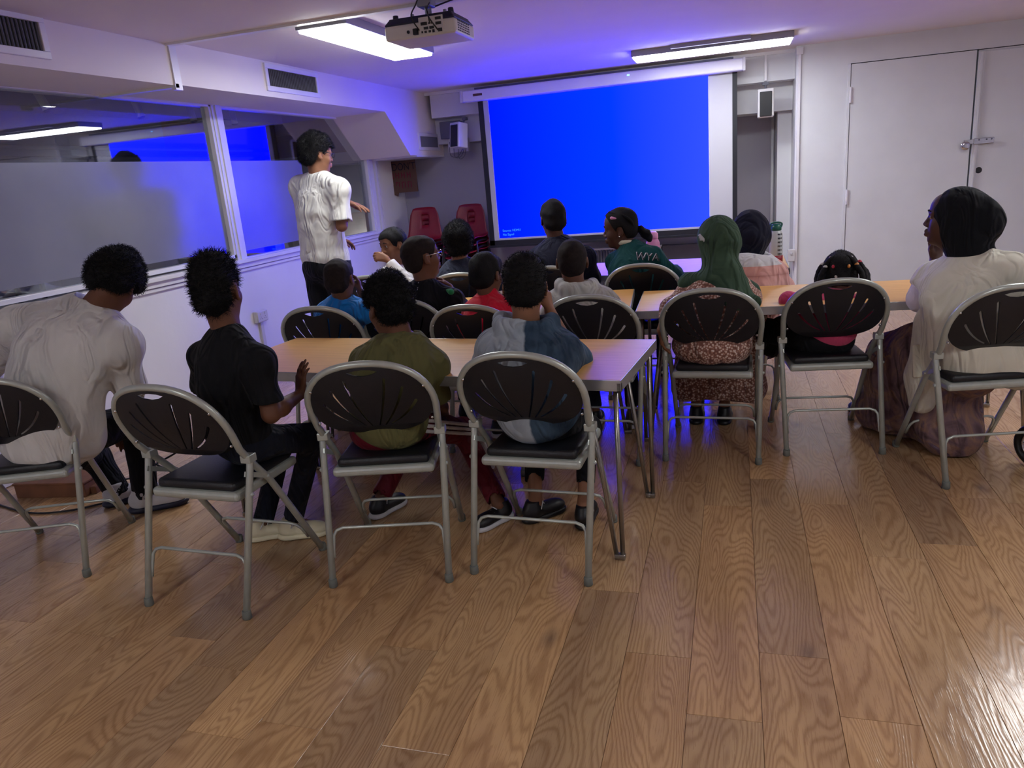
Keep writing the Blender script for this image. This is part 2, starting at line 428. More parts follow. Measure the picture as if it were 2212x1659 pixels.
for i, (yy, lab) in enumerate(((4.88, 'white spotlight behind the first window, nearest the picture edge'), (5.89, 'white spotlight behind the first window, middle one of three'),
                               (6.62, 'white spotlight behind the first window, beside the window post'), (7.3, 'white spotlight seen through the second window above the standing person'))):
    s = empty('spotlight', (-5.1, yy, 2.34), 0, lab, 'spotlight', 'spotlights in the room behind the glass')
    s.rotation_euler = (.25, -.2 + .1*i, 0)
    bm = bmesh.new(); lathe(bm, [(.03, -.03), (.032, -.02), (.032, -.16), (.036, -.17)], 16); bm2('lamp_body', bm, M['white_plastic'], s, True)
    bm = bmesh.new(); tube(bm, [(0, 0, -.04), (0, 0, .12)], .008, 8); bm2('stem', bm, M['white_plastic'], s, True)
    bm = bmesh.new(); lathe(bm, [(.034, -.172), (.03, -.19)], 16); bm2('rim', bm, M['black'], s, True)
lt = bpy.data.lights.new('far_room_fill', 'POINT'); lt.energy = 14; lt.shadow_soft_size = .12; lt.color = (1, .9, .78)  # two unseen fill lights, added to brighten the room behind the glass
lo = bpy.data.objects.new('far_room_fill', lt); COL.objects.link(lo); lo.location = (-4.5, 8.7, .6)
lt = bpy.data.lights.new('far_room_fill', 'POINT'); lt.energy = 22; lt.shadow_soft_size = .12; lt.color = (.95, .96, 1)
lo = bpy.data.objects.new('far_room_fill', lt); COL.objects.link(lo); lo.location = (-5.0, 1.2, 1.6)
# things standing behind the bottom of the frosted glass
for i, (yy, h) in enumerate(((3.28, .16), (3.44, .17))):
    bm = bmesh.new(); box(bm, -.01, .01, -.012, .012, 0, h, bev=.002)
    o = bm2('post', bm, M['black'], None); o.location = (XL-.08, yy, .93)
    tag(o, ('dark upright post behind the window pane, left one of the pair', 'dark upright post behind the window pane, right one of the pair')[i], 'post', 'posts behind the glass')

# ceiling light panels
def ceiling_light(x0, x1, y0, y1, label, z=ZC):
    cx_, cy_ = (x0+x1)/2, (y0+y1)/2; hx, hy = (x1-x0)/2, (y1-y0)/2
    t = empty('ceiling_light', (cx_, cy_, z), 0, label, 'ceiling light', 'surface mounted light panels')
    bm = bmesh.new(); box(bm, -hx-.012, hx+.012, -hy-.012, hy+.012, -.05, 0, bev=.004); box(bm, -hx*.5, hx*.5, -hy-.07, -hy, -.03, 0, bev=.003)
    bm2('housing', bm, M['light_body'], t)
    bm = bmesh.new(); box(bm, -hx, hx, -hy, hy, -.066, -.0502, bev=.006); d = bm2('diffuser', bm, M['light'], t)
    return t
ceiling_light(-2.38, -2.08, 4.16, 5.47, 'long glowing white light panel on the ceiling beside the projector')
ceiling_light(-.83, .46, 6.98, 7.30, 'long glowing white light panel on the ceiling in front of the screen')
ceiling_light(1.75, 2.05, 3.9, 5.2, 'glowing light panel on the ceiling outside the picture at the right')
ceiling_light(-2.3, -2.0, -1.7, -.4, 'glowing light panel on the ceiling behind the camera at the left', ZC-.022)
ceiling_light(1.5, 1.8, .1, 1.4, 'glowing light panel on the ceiling behind the camera at the right', ZC-.022)

# ------------------------------------------------------------ floor
fl = struct('floor', M['oak'], [(XL-.1, XR, YB, .7, -.05, 0), (XL-.1, XR, .7, 9.0, -.05, -.004)])
PW, PL = .1905, 1.285
def plankmesh(L):
    bm = bmesh.new(); g = .0007
    box(bm, -PW/2+g, PW/2-g, g, L-g, -.0039, 0)
    top = [e for e in bm.edges if all(abs(v.co.z) < 1e-6 for v in e.verts)]
    bmesh.ops.bevel(bm, geom=top, offset=.0005, segments=1, affect='EDGES')
    me = bpy.data.meshes.new('plank'); bm.to_mesh(me); bm.free(); me.materials.append(M['oak']); return me
pm = {}
# joint position (y) measured on the columns that show one; others staggered
known = {-1: 1.699, 0: 1.995, -2: 1.935, 1: 1.757, -3: 2.262, 2: 2.62, 3: 2.74, -5: 1.44, -8: 1.39, -9: 1.65}
for c in range(-20, 19):
    xc = .069+(c+.5)*PW
    if xc+PW/2 < XL-.1 or xc-PW/2 > XR: continue
    j = known.get(c, .4+random.random()*PL)
    ys = [j+k*PL for k in range(-3, 8)]
    cuts = [.7]+[y for y in ys if .72 < y < 8.88]+[8.9]
    for a, b in zip(cuts, cuts[1:]):
        L = round(b-a, 3)
        if L < .03: continue
        if L not in pm: pm[L] = plankmesh(L)
        o = bpy.data.objects.new('plank', pm[L]); COL.objects.link(o); o.parent = fl; o.location = (xc, a, 0)

# ------------------------------------------------------------ door wall details
d1 = empty('door_1', (1.034, 8.0, 0)); d1['kind'] = 'structure'
bm = bmesh.new(); box(bm, .006, 1.024, -.004, .04, .01, 2.128, bev=.003); bm2('door_panel', bm, M['door'], d1)
bm = bmesh.new(); box(bm, -.022, .002, -.012, .03, 0, 2.13, bev=.003); bm2('frame_strip', bm, M['door'], d1)
for z in (1.86, .94):
    bm = bmesh.new(); tube(bm, [(.006, -.016, z-.07), (.006, -.016, z+.07)], .011, 8); box(bm, -.02, .03, -.008, -.003, z-.065, z+.065); bm2('hinge', bm, M['trim'], d1)
d2 = empty('door_2', (2.075, 8.012, 0)); d2['kind'] = 'structure'
bm = bmesh.new(); box(bm, .0, 1.02, -.006, .03, .01, 2.112, bev=.003); bm2('door_panel', bm, M['door'], d2)
bm = bmesh.new(); box(bm, -.004, .045, -.028, -.004, .01, 2.112, bev=.004); box(bm, .012, .03, -.036, -.026, .01, 2.11, bev=.003); bm2('cover_strip', bm, M['door'], d2)
bm = bmesh.new(); bmesh.ops.create_cone(bm, cap_ends=True, segments=18, radius1=.028, radius2=.028, depth=.012, matrix=Matrix.Translation((.072, -.002, 1.1)) @ Matrix.Rotation(math.pi/2, 4, 'X'))
bm2('lock_hole', bm, M['black'], d2)
struct('trim_9', M['black'], [(1.034, 3.4, 7.9985, 8.0, 2.126, 2.133)])
hp = empty('hasp', (2.1, 7.97, 1.355), 0, 'steel hasp with a round padlock across the two white cupboard doors', 'hasp')
bm = bmesh.new(); box(bm, -.02, .14, -.006, .0, -.026, .026, bev=.004); bm2('plate', bm, M['chrome'], hp)
bm = bmesh.new(); box(bm, -.1, -.01, .0, .008, -.02, .02, bev=.003); bm2('strap', bm, M['chrome'], hp)
for x in (.02, .08, .12):
    bm = bmesh.new(); bmesh.ops.create_uvsphere(bm, u_segments=10, v_segments=6, radius=.007, matrix=Matrix.Translation((x, -.008, .012))); bm2('screw', bm, M['grey_plastic'], hp, True)
bm = bmesh.new(); lathe(bm, [(.02, -.012), (.036, -.009), (.04, 0), (.036, .009), (.02, .012)], 20)
bmesh.ops.rotate(bm, verts=bm.verts, cent=(0, 0, 0), matrix=Matrix.Rotation(math.pi/2, 3, 'X')); bmesh.ops.translate(bm, verts=bm.verts, vec=(-.09, -.02, -.03)); bm2('padlock', bm, M['chrome'], hp, True)
# trunking + socket at the corner of the alcove
ct = empty('cable_trunking', (.592, 7.985, 0), 0, 'thin white cable trunking running down the wall edge right of the alcove', 'trunking')
bm = bmesh.new(); box(bm, -.012, .012, -.01, .012, .1, 2.3, bev=.002); bm2('channel', bm, M['trim'], ct)
bm = bmesh.new(); box(bm, -.03, .03, -.012, .01, 2.26, 2.32, bev=.002); bm2('elbow_cover', bm, M['trim'], ct)
so = empty('wall_socket', (.548, 7.97, .41), 0, 'small white socket box on the wall edge beside the small wooden table end', 'socket')
bm = bmesh.new(); box(bm, -.035, .035, -.02, .02, -.06, .06, bev=.006); bm2('back_box', bm, M['white_plastic'], so)
bm = bmesh.new(); box(bm, -.01, .01, -.028, -.018, .01, .03, bev=.002); bm2('switch', bm, M['white_plastic'], so)
# alcove pipes
for i, x in enumerate((.40, .445, .485, .52)):
    bm = bmesh.new(); tube(bm, [(0, 0, 0), (0, 0, 1.84)], (.016, .012, .016, .012)[i], 10)
    o = bm2('pipe', bm, M['wall'], None, True); o.location = (x, 8.86, 0)
    tag(o, ('white painted pipe in the alcove, first from the screen', 'white painted pipe in the alcove, second from the screen', 'white painted pipe in the alcove, third from the screen', 'white painted pipe in the alcove, closest to the doors')[i], 'pipe', 'pipes in the alcove')
struct('trim_10', M['wall'], [(.43, .6, 8.5, 9.0, 0, 1.81)])
# wall socket on the left wall with its trunking
so = empty('wall_socket', (XL, 5.33, .445), 0, 'white double socket with trunking below it on the left wall', 'socket')
bm = bmesh.new(); box(bm, 0, .035, -.075, .075, -.05, .045, bev=.005); bm2('back_box', bm, M['white_plastic'], so)
bm = bmesh.new(); box(bm, .033, .042, -.07, .07, -.045, .04, bev=.004); bm2('face_plate', bm, M['white_plastic'], so)
for y in (-.03, .03):
    bm = bmesh.new(); box(bm, .041, .047, y-.008, y+.008, .012, .03, bev=.002); bm2('switch', bm, M['white_plastic'], so)
    bm = bmesh.new()
    for dy, dz in ((-.01, -.02), (.01, -.02), (0, -.005)): box(bm, .041, .0425, y+dy-.002, y+dy+.002, dz-.004, dz+.004)
    bm2('pin_slots', bm, M['black'], so)
bm = bmesh.new(); box(bm, 0, .02, -.02, .02, -.44, -.05, bev=.002); bm2('trunking', bm, M['white_plastic'], so)

# corner objects by the screen
jb = empty('junction_box', (-3.03, 8.36, 1.93), 0, 'dark grey junction box on the wall left of the white speaker', 'junction box')
bm = bmesh.new(); box(bm, -.12, .12, -.06, .06, -.07, .1, bev=.008); bm2('box_body', bm, M['grey_plastic'], jb)
bm = bmesh.new(); box(bm, -.125, .125, -.066, -.058, -.075, .105, bev=.004); bm2('lid', bm, M['grey_plastic'], jb)
fb = empty('fuse_board', (-3.0, 8.39, 1.79), 0, 'white wired terminal board below the dark junction box', 'terminal board')
bm = bmesh.new(); box(bm, -.1, .14, -.03, .03, -.09, .06, bev=.004); bm2('board', bm, M['white_plastic'], fb)
for k in range(4):
    bm = bmesh.new(); box(bm, -.08+k*.045, -.055+k*.045, -.038, -.03, -.0, .03, bev=.002); bm2('switch', bm, M['grey_plastic'], fb)
bm = bmesh.new()
for k in range(3): tube(bm, smoothpath([(-.08+.05*k, -.04, -.03), (-.06+.05*k, -.08, -.12-.02*k), (.02+.04*k, -.08, -.14), (.08+.02*k, -.06, -.06)]), .004, 6)
bm2('wiring', bm, M['grey_plastic'], fb, True)

def speaker(x, y, z, rz, label, tilt=0):
    s = empty('speaker', (x, y, z), rz, label, 'speaker', 'white wall speakers beside the screen'); s.rotation_euler = (tilt, 0, rz)
    bm = bmesh.new(); box(bm, -.075, .075, -.055, .08, -.13, .13, bev=.012, seg=3); bm2('cabinet', bm, M['white_plastic'], s, False)
    bm = bmesh.new(); box(bm, -.056, .056, -.062, -.05, -.122, .104, bev=.006); bm2('grille', bm, M['black'], s)
    bm = bmesh.new(); tube(bm, [(0, .06, .1), (0, .09, .17), (0, .1, .19)], .01, 8); box(bm, -.03, .03, .08, .12, .17, .2, bev=.003); bm2('bracket', bm, M['grey_plastic'], s)
    return s
speaker(.298, 8.08, 1.87, 0, 'white speaker with a black grille hanging right of the screen')
speaker(-2.85, 8.02, 1.86, R(-28), 'white speaker with a black grille turned inwards, left of the screen', tilt=R(-8))
o = struct('cable_cover', M['trim'], [(.287, .309, 8.16, 8.2, 2.08, ZC)]); del o['kind']; tag(o, 'short white cable cover above the right speaker', 'cable cover')

# projector screen
sc_ = empty('projector_screen', (-1.27, 8.0, 1.4), 0, 'large pull-down screen in a black border showing a plain blue picture', 'projector screen')
def rel(x0, x1, y0, y1, z0, z1): return (x0+1.27, x1+1.27, y0-8, y1-8, z0-1.4, z1-1.4)
def spart(name, mat, bs, bev=0):
    bm = bmesh.new()
    for b in bs: box(bm, *rel(*b), bev=bev)
    return bm2(name, bm, mat, sc_)
spart('screen_cloth', M['screen_white'], [(-2.53, -.01, 8.0, 8.006, .722, 2.19)])
spart('border', M['screen_border'], [(-2.585, -2.53, 7.995, 8.012, .665, 2.19), (-.01, .035, 7.995, 8.012, .665, 2.19), (-2.585, .035, 7.995, 8.012, .665, .722)])
spart('bottom_bar', M['screen_border'], [(-2.6, .05, 7.99, 8.02, .645, .67)], .003)
spart('housing', M['trim'], [(-2.72, .09, 7.9, 8.04, 2.175, 2.285)], .012)
spart('housing_rail', M['grey_plastic'], [(-2.6, 0, 7.96, 8.06, 2.285, 2.31)])
spart('end_cap', M['white_plastic'], [(-2.745, -2.715, 7.895, 8.045, 2.17, 2.29)], .004)
spart('end_cap', M['white_plastic'], [(.085, .11, 7.895, 8.045, 2.17, 2.29)], .004)
spart('sticker', M['card'], [(-2.6, -2.5, 7.8985, 7.9, 2.222, 2.246)])
spart('bracket', M['white_plastic'], [(-2.5, -2.44, 8.04, 8.21, 2.2, 2.28), (-.2, -.14, 8.04, 8.21, 2.2, 2.28)])
def blueimg():
    m, nt, b = newmat('blue_projection')
    tc = N(nt, 'ShaderNodeTexCoord'); sp = N(nt, 'ShaderNodeSeparateXYZ'); nt.links.new(tc.outputs['Object'], sp.inputs[0])
    # the projected picture is a little stronger towards its right middle
    t = mth(nt, 'MULTIPLY_ADD', sp.outputs[0], .36, .42)
    c = ramp(nt, t, [(.0, (.0, .0012, 1, 1)), (.45, (.0001, .0045, 1, 1)), (1, (.0055, .0115, 1, 1))])
    b.inputs['Base Color'].default_value = (.0, .0, .0, 1); b.inputs['Roughness'].default_value = .9; b.inputs['Specular IOR Level'].default_value = 0
    nt.links.new(c, b.inputs['Emission Color']); b.inputs['Emission Strength'].default_value = SCREEN_POWER
    return m
M['blue'] = blueimg()
pimg = spart('projected_picture', M['blue'], [(-2.47, -.235, 7.9985, 7.9995, .745, 2.172)])
M['txt'] = emit('projected_text', (.03, .28, 1), 1.0)
text('screen_text', 'Source: HDMI1', M['txt'], (-2.43+1.27, -.0022, .812-1.4), .035, parent=sc_, sx=.95)
text('screen_text', 'No Signal', M['txt'], (-2.43+1.27, -.0022, .770-1.4), .035, parent=sc_, sx=.95)
M['led'] = emit('indicator_blue', (.2, .6, 1), 3.0)
bm = bmesh.new(); box(bm, *rel(-1.0, -.975, 7.8975, 7.9, 2.245, 2.256)); bm2('indicator_light', bm, M['led'], sc_)

# radiator and panel under the screen
ra = empty('radiator', (-1.19, 8.42, .38), 0, 'grey ribbed radiator below the screen', 'radiator')
bm = bmesh.new(); box(bm, -.42, .42, .03, .06, -.3, .14, bev=.004); bm2('back_panel', bm, M['wall'], ra)
bm = bmesh.new(); box(bm, -.012, .012, -.0, .035, -.29, .13, bev=.006)
me = bpy.data.meshes.new('rib'); bm.to_mesh(me); bm.free(); me.materials.append(M['grey_plastic'])
for k in range(26):
    o = bpy.data.objects.new('rib', me); COL.objects.link(o); o.parent = ra; o.location = (-.4+k*.032, 0, 0)
bm = bmesh.new(); box(bm, -.43, .43, -.005, .07, .135, .155, bev=.004); bm2('top_grille', bm, M['wall'], ra)
o = struct('wall_panel', M['grey_plastic'], [(-.76, -.3, 8.5, 8.6, .06, .52)], bev=.006); del o['kind']
tag(o, 'flat grey boxed panel below the screen beside the radiator', 'panel')

# projector
pj = empty('projector', (-1.5, 3.95, 2.1), 0, 'white and dark grey ceiling projector seen from behind with its connector panel', 'projector')
bm = bmesh.new(); box(bm, -.19, .19, -.15, .15, .0, .07, bev=.012, seg=3); bm2('case', bm, M['white_plastic'], pj)
bm = bmesh.new(); vs = box(bm, -.188, .188, -.148, .148, .068, .104, bev=.006)
for v in bm.verts:
    if v.co.z > .09: v.co.x *= .9; v.co.y *= .88
bm2('top_shell', bm, M['navy_shoe'], pj)
bm = bmesh.new(); box(bm, .0, .13, -.1535, -.149, .008, .088, bev=.002); bm2('connector_panel', bm, M['white_plastic'], pj)
for (x0, x1, z0, z1) in ((.012, .045, .05, .064), (.052, .06, .052, .06), (.066, .074, .052, .06), (.09, .12, .068, .08), (.09, .12, .045, .058), (.012, .02, .015, .024), (.026, .05, .03, .042), (.056, .08, .03, .042), (.028, .04, .014, .024), (.05, .062, .014, .024), (.07, .082, .012, .026), (.1, .122, .012, .028)):
    bm = bmesh.new(); box(bm, x0, x1, -.156, -.153, z0, z1); bm2('port', bm, M['black'], pj)
bm = bmesh.new(); box(bm, -.03, -.005, -.17, -.149, .01, .04, bev=.004); bm2('power_plug', bm, M['black'], pj)
bm = bmesh.new(); bmesh.ops.create_cone(bm, cap_ends=True, segments=14, radius1=.008, radius2=.008, depth=.004, matrix=Matrix.Translation((-.06, -.151, .03)) @ Matrix.Rotation(math.pi/2, 4, 'X')); bm2('screw_cap', bm, M['black'], pj)
for r_ in range(5):
    for k in range(7):
        if (r_+k) % 1 == 0:
            bm = bmesh.new(); box(bm, .189, .1915, -.11+k*.026, -.094+k*.026, .014+r_*.011, .020+r_*.011); bm2('vent_slot', bm, M['black'], pj)
for x in (-.15, .15):
    bm = bmesh.new(); lathe(bm, [(.016, .095), (.014, .125), (.012, .127)], 14, c=(x, -.08, 0)); bm2('foot', bm, M['navy_shoe'], pj, True)
bm = bmesh.new(); box(bm, -.045, .03, -.04, .04, .16, .245, bev=.006); tube(bm, [(0, 0, .09), (0, 0, .18)], .018, 10); box(bm, -.1, .1, -.02, .02, .1, .112, bev=.003)
for x in (-.09, .09): box(bm, x-.008, x+.008, -.008, .008, .1, .14, bev=.002)
bm2('ceiling_mount', bm, M['light_body'], pj)
bm = bmesh.new()
for s in ([(.0, -.15, .03), (-.02, -.19, .09), (-.015, -.12, .16), (-.01, -.05, .24)], [(.06, -.155, .055), (.07, -.2, .1), (.04, -.14, .13), (.02, -.04, .15)], [(.1, -.155, .02), (.08, -.21, .07), (.05, -.15, .12), (.03, -.05, .17)]):
    tube(bm, smoothpath(s), .0035, 6)
bm2('cable', bm, M['cable'], pj, True)
bm = bmesh.new(); tube(bm, smoothpath([(.04, 0, .16), (.12, .05, .19), (.2, .1, .215), (.3, .2, .225), (.45, .22, .218), (.55, .3, .232)]), .004, 6); bm2('cable', bm, M['cable'], pj, True)

# cardboard placard on a stick in the corner
pl = empty('placard', (-3.70, 8.32, 0), R(4), 'brown cardboard placard on a thin wooden stick standing in the corner', 'placard')
bm = bmesh.new(); box(bm, -.17, .19, -.012, 0, 1.31, 1.665); bm2('board', bm, M['card'], pl)
bm = bmesh.new(); vs = box(bm, -.17, -.03, -.016, -.012, 1.29, 1.40, rot=Matrix.Rotation(.35, 3, 'Y'), at=(-.1, 0, 1.36)); bm2('folded_flap', bm, M['card'], pl)
bm = bmesh.new(); tube(bm, [(-.12, -.02, 0), (-.12, -.02, 1.4)], .012, 8); bm2('stick', bm, M['stick'], pl, True)
M['ink'] = paint('marker_ink', (20, 18, 34), .8, .1, 20, 0); M['redink'] = paint('red_marker', (104, 26, 44), .8, .1, 20, 0)
text('lettering', "DON'T", M['ink'], (-.10, -.0135, 1.56), .115, parent=pl, sx=.8)
bm = bmesh.new()
for k in range(7):
    x = -.1+k*.035; box(bm, x, x+.012, -.014, -.012, 1.47+.004*(k % 2), 1.535)
    if k % 2: box(bm, x, x+.03, -.014, -.012, 1.5, 1.512)
for k in range(6):
    x = -.07+k*.036; box(bm, x, x+.012, -.014, -.012, 1.36, 1.43)
    if k % 2 == 0: box(bm, x, x+.03, -.014, -.012, 1.42, 1.432)
bm2('lettering', bm, M['redink'], pl)['kind'] = 'stuff'

# ------------------------------------------------------------ folding fan-back chairs
def hoop_y(z): return float(np.interp(z, [0, .42, .53, .58, .70, .832], [.50, .25, .155, .115, .058, .0]))
def make_chair():
    t = empty('folding_chair', (0, 0, 0))
    # hoop that runs down into the front legs
    pts = []
    for s in (1,):
        zz = [.012, .2, .42, .47, .52, .58, .64]
        xs = [.205, .206, .207, .208, .212, .219, .2245]
        side = [(x, z) for x, z in zip(xs, zz)]
    arc = [(.225*math.cos(a)**.86 if math.cos(a) > 0 else 0, .66+.172*math.sin(a)**.94) for a in [math.pi/2*k/12 for k in range(13)]]
    half = side + arc[0:]
    half[-1] = (0, .832)
    full = half + [(-x, z) for x, z in half[::-1][1:]]
    bm = bmesh.new(); tube(bm, [(x, hoop_y(z), z) for x, z in full], .0125, 10)
    bm2('back_frame', bm, M['frame'], t, True)
    # shell with fan slits
    cu = bpy.data.curves.new('c', 'CURVE'); cu.dimensions = '2D'; cu.fill_mode = 'BOTH'; cu.extrude = .004
    def spline(ps):
        s = cu.splines.new('POLY'); s.points.add(len(ps)-1); s.use_cyclic_u = True
        for p, q in zip(s.points, ps): p.co = (q[0], q[1], 0, 1)
    def ring():
        out = []
        for k in range(56):
            a = 2*math.pi*k/56; c, s = math.cos(a), math.sin(a)
            if s >= 0: x = .214*abs(c)**.86*(1 if c > 0 else -1); z = .665+.158*s**.94
            else: x = .214*(abs(c)**.75)*(1 if c > 0 else -1); z = .665-.122*abs(s)**.95
            out.append((x, z))
        return out
    spline(ring())
    def slit(b, tp, bend, wd):
        b, tp = Vector((*b, 0)), Vector((*tp, 0)); d = (tp-b); n = Vector((-d.y, d.x, 0)).normalized()
        P0 = [b+d*u+n*bend*4*u*(1-u) for u in [i/6 for i in range(7)]]; L = []; Rr = []
        for i, p in enumerate(P0):
            u = i/6; ww = wd*(.45+.55*u); L.append((p+n*ww)); Rr.append((p-n*ww))
        e = d.normalized()
        loop = [tuple(q)[:2] for q in L]+[tuple(tp+e*wd*.9)[:2]]+[tuple(q)[:2] for q in Rr[::-1]]+[tuple(b-e*wd*.5)[:2]]
        spline(loop)
    for s in (1, -1):
        slit((s*.014, .583), (s*.07, .772), -s*.006, .0055)
        slit((s*.036, .583), (s*.125, .736), -s*.008, .0055)
        slit((s*.058, .587), (s*.163, .680), -s*.010, .0055)
    spline([(-.055, .803), (-.03, .792), (0, .788), (.03, .792), (.055, .803), (.03, .809), (0, .811), (-.03, .809)])
    o = bpy.data.objects.new('c', cu); COL.objects.link(o); dg = bpy.context.evaluated_depsgraph_get()
    me = bpy.data.meshes.new_from_object(o.evaluated_get(dg)); bpy.data.objects.remove(o)
    bm = bmesh.new(); bm.from_mesh(me)
    bmesh.ops.remove_doubles(bm, verts=bm.verts, dist=1e-5)
    for x in [k*.03 for k in range(-7, 8)]:
        bmesh.ops.bisect_plane(bm, geom=bm.verts[:]+bm.edges[:]+bm.faces[:], plane_co=(x, 0, 0), plane_no=(1, 0, 0))
    for z in (.58, .62, .7, .74):
        bmesh.ops.bisect_plane(bm, geom=bm.verts[:]+bm.edges[:]+bm.faces[:], plane_co=(0, z, 0), plane_no=(0, 1, 0))
    for v in bm.verts:
        x, z, d = v.co.x, v.co.y, v.co.z
        k = max(0, 1-(x/.214)**2)
        v.co = (x, hoop_y(z)-.026*k*math.sin(math.pi*min(1, max(0, (z-.54)/.29)))**.7+d, z)
    bmesh.ops.recalc_face_normals(bm, faces=bm.faces)
    me2 = bpy.data.meshes.new('backrest_shell'); bm.to_mesh(me2); bm.free()
    link('backrest_shell', me2, M['shell'], t)
    # screws on the shell
    bm = bmesh.new()
    for x, z in ((.2, .735), (-.2, .735), (.207, .6), (-.207, .6)):
        bmesh.ops.create_uvsphere(bm, u_segments=8, v_segments=5, radius=.006, matrix=Matrix.Translation((x*.985, hoop_y(z)-.010, z)))
    bm2('screw', bm, M['chrome'], t, True)
    for s in (-1, 1):
        X = s*.2225
        bm = bmesh.new(); tube(bm, [(X-s*.007, 0, .012), (X, .15, .525), (X, .153, .545)], .0125, 10); bm2('rear_leg', bm, M['frame'], t, True)
        bm = bmesh.new(); lathe(bm, [(.0145, 0), (.0165, .003), (.0155, .03), (.0135, .032)], 12, c=(X-s*.007, 0.002, 0)); bm2('foot_cap', bm, M['cap'], t, True)
        bm = bmesh.new(); lathe(bm, [(.0145, 0), (.0165, .003), (.0155, .026), (.0135, .03)], 12, c=(s*.205, .497, 0)); bm2('foot_cap', bm, M['cap'], t, True)
        bm = bmesh.new()
        box(bm, min(X-s*.026, X+s*.014), max(X-s*.026, X+s*.014), .132, .172, .522, .55, bev=.003)
        vs = box(bm, s*.214-.0025, s*.214+.0025, .12, .27, -.009, .009, rot=Matrix.Rotation(-.42, 3, 'X'), at=(0, .15, 0))
        bmesh.ops.translate(bm, verts=[v for v in vs if v.is_valid], vec=(0, 0, .475))
        bmesh.ops.create_uvsphere(bm, u_segments=8, v_segments=6, radius=.008, matrix=Matrix.Translation((X+s*.01, .118, .415)))
        bmesh.ops.create_uvsphere(bm, u_segments=8, v_segments=6, radius=.008, matrix=Matrix.Translation((s*.216, .235, .435)))
        bm2('hinge_bracket', bm, M['frame'], t)
    # stretchers
    def stretch(yz, xw, ztop, zend):
        P = [(-xw, yz(zend), zend), (-xw, yz(zend+.03), zend+.03), (-xw+.004, yz(ztop-.025), ztop-.025), (-xw+.016, yz(ztop-.008), ztop-.008), (-xw+.04, yz(ztop), ztop)]
        P += [(-x, y, z) for x, y, z in P[::-1]]
        bm = bmesh.new(); tube(bm, P, .0062, 8); bm2('stretcher', bm, M['frame'], t, True)
    stretch(lambda z: z*.29+.004, .207, .205, .10)
    stretch(lambda z: .497-z*.59-.006, .19, .165, .09)
    # seat
    bm = bmesh.new(); box(bm, -.188, .188, .095, .465, .388, .424, bev=.014, seg=3)
    for v in bm.verts:
        if v.co.y > .4: v.co.x *= .96
    bm2('seat_pan', bm, M['frame'], t, False)
    bm = bmesh.new(); box(bm, -.170, .170, .108, .45, .418, .455, bev=.016, seg=3)
    for v in bm.verts:
        if v.co.z > .44: v.co.z += .008*(1-(v.co.x/.17)**2)
    bm2('seat_pad', bm, M['pad'], t, True)
    return t
CH0 = make_chair()
chairs = {}
def chair(key, x, y, th, label, group='grey fan-back folding chairs'):
    t = CH0 if not chairs else copytree(CH0)
    t.location = (x, y, 0); t.rotation_euler = (0, 0, R(th)); chairs[key] = (x, y, R(th))
    tag(t, label, 'chair', group); return t
chair('c0', -2.676, 1.993, 22, 'grey folding chair at the left picture edge, under the bent person in white')
chair('c1', -1.832, 1.918, -2.6, 'grey folding chair under the person in the black t-shirt, nearest to the camera')
chair('c2', -1.203, 2.194, 13, 'grey folding chair under the person in the olive t-shirt')
chair('c3', -.705, 2.300, -3, 'grey folding chair under the person in the grey and blue hoodie')
chair('c4', -.105, 3.460, -2, 'grey folding chair under the person in the green headscarf')
chair('c5', .456, 3.600, 7, 'grey folding chair under the braided child, pink showing through its slits')
chair('c6', 1.057, 3.292, 13, 'grey folding chair at the right picture edge under the person in the white cardigan')
chair('A', -2.055, 3.34, 4, 'grey folding chair behind the first table under the person in bright blue')
chair('B', -1.66, 3.49, 3, 'grey folding chair under the child with glasses, behind the first table')
chair('C', -1.19, 3.24, -4, 'grey folding chair behind the first table under the person in the red turtleneck')
chair('D', -.655, 3.40, -2, 'grey folding chair under the person in the pale grey hoodie')
chair('E', -.525, 4.45, -2, 'grey folding chair under the person in the dark green jacket')
chair('F', -1.66, 4.42, 6, 'grey folding chair under the curly haired person in the charcoal top')
chair('G', -1.12, 4.55, 2, 'grey folding chair at the far table under the person in the dark navy jacket')
chair('H', -2.32, 4.50, -5, 'grey folding chair under the child in the white long-sleeved top')
chair('I', .03, 4.43, 6, 'grey folding chair under the person in the navy headscarf')

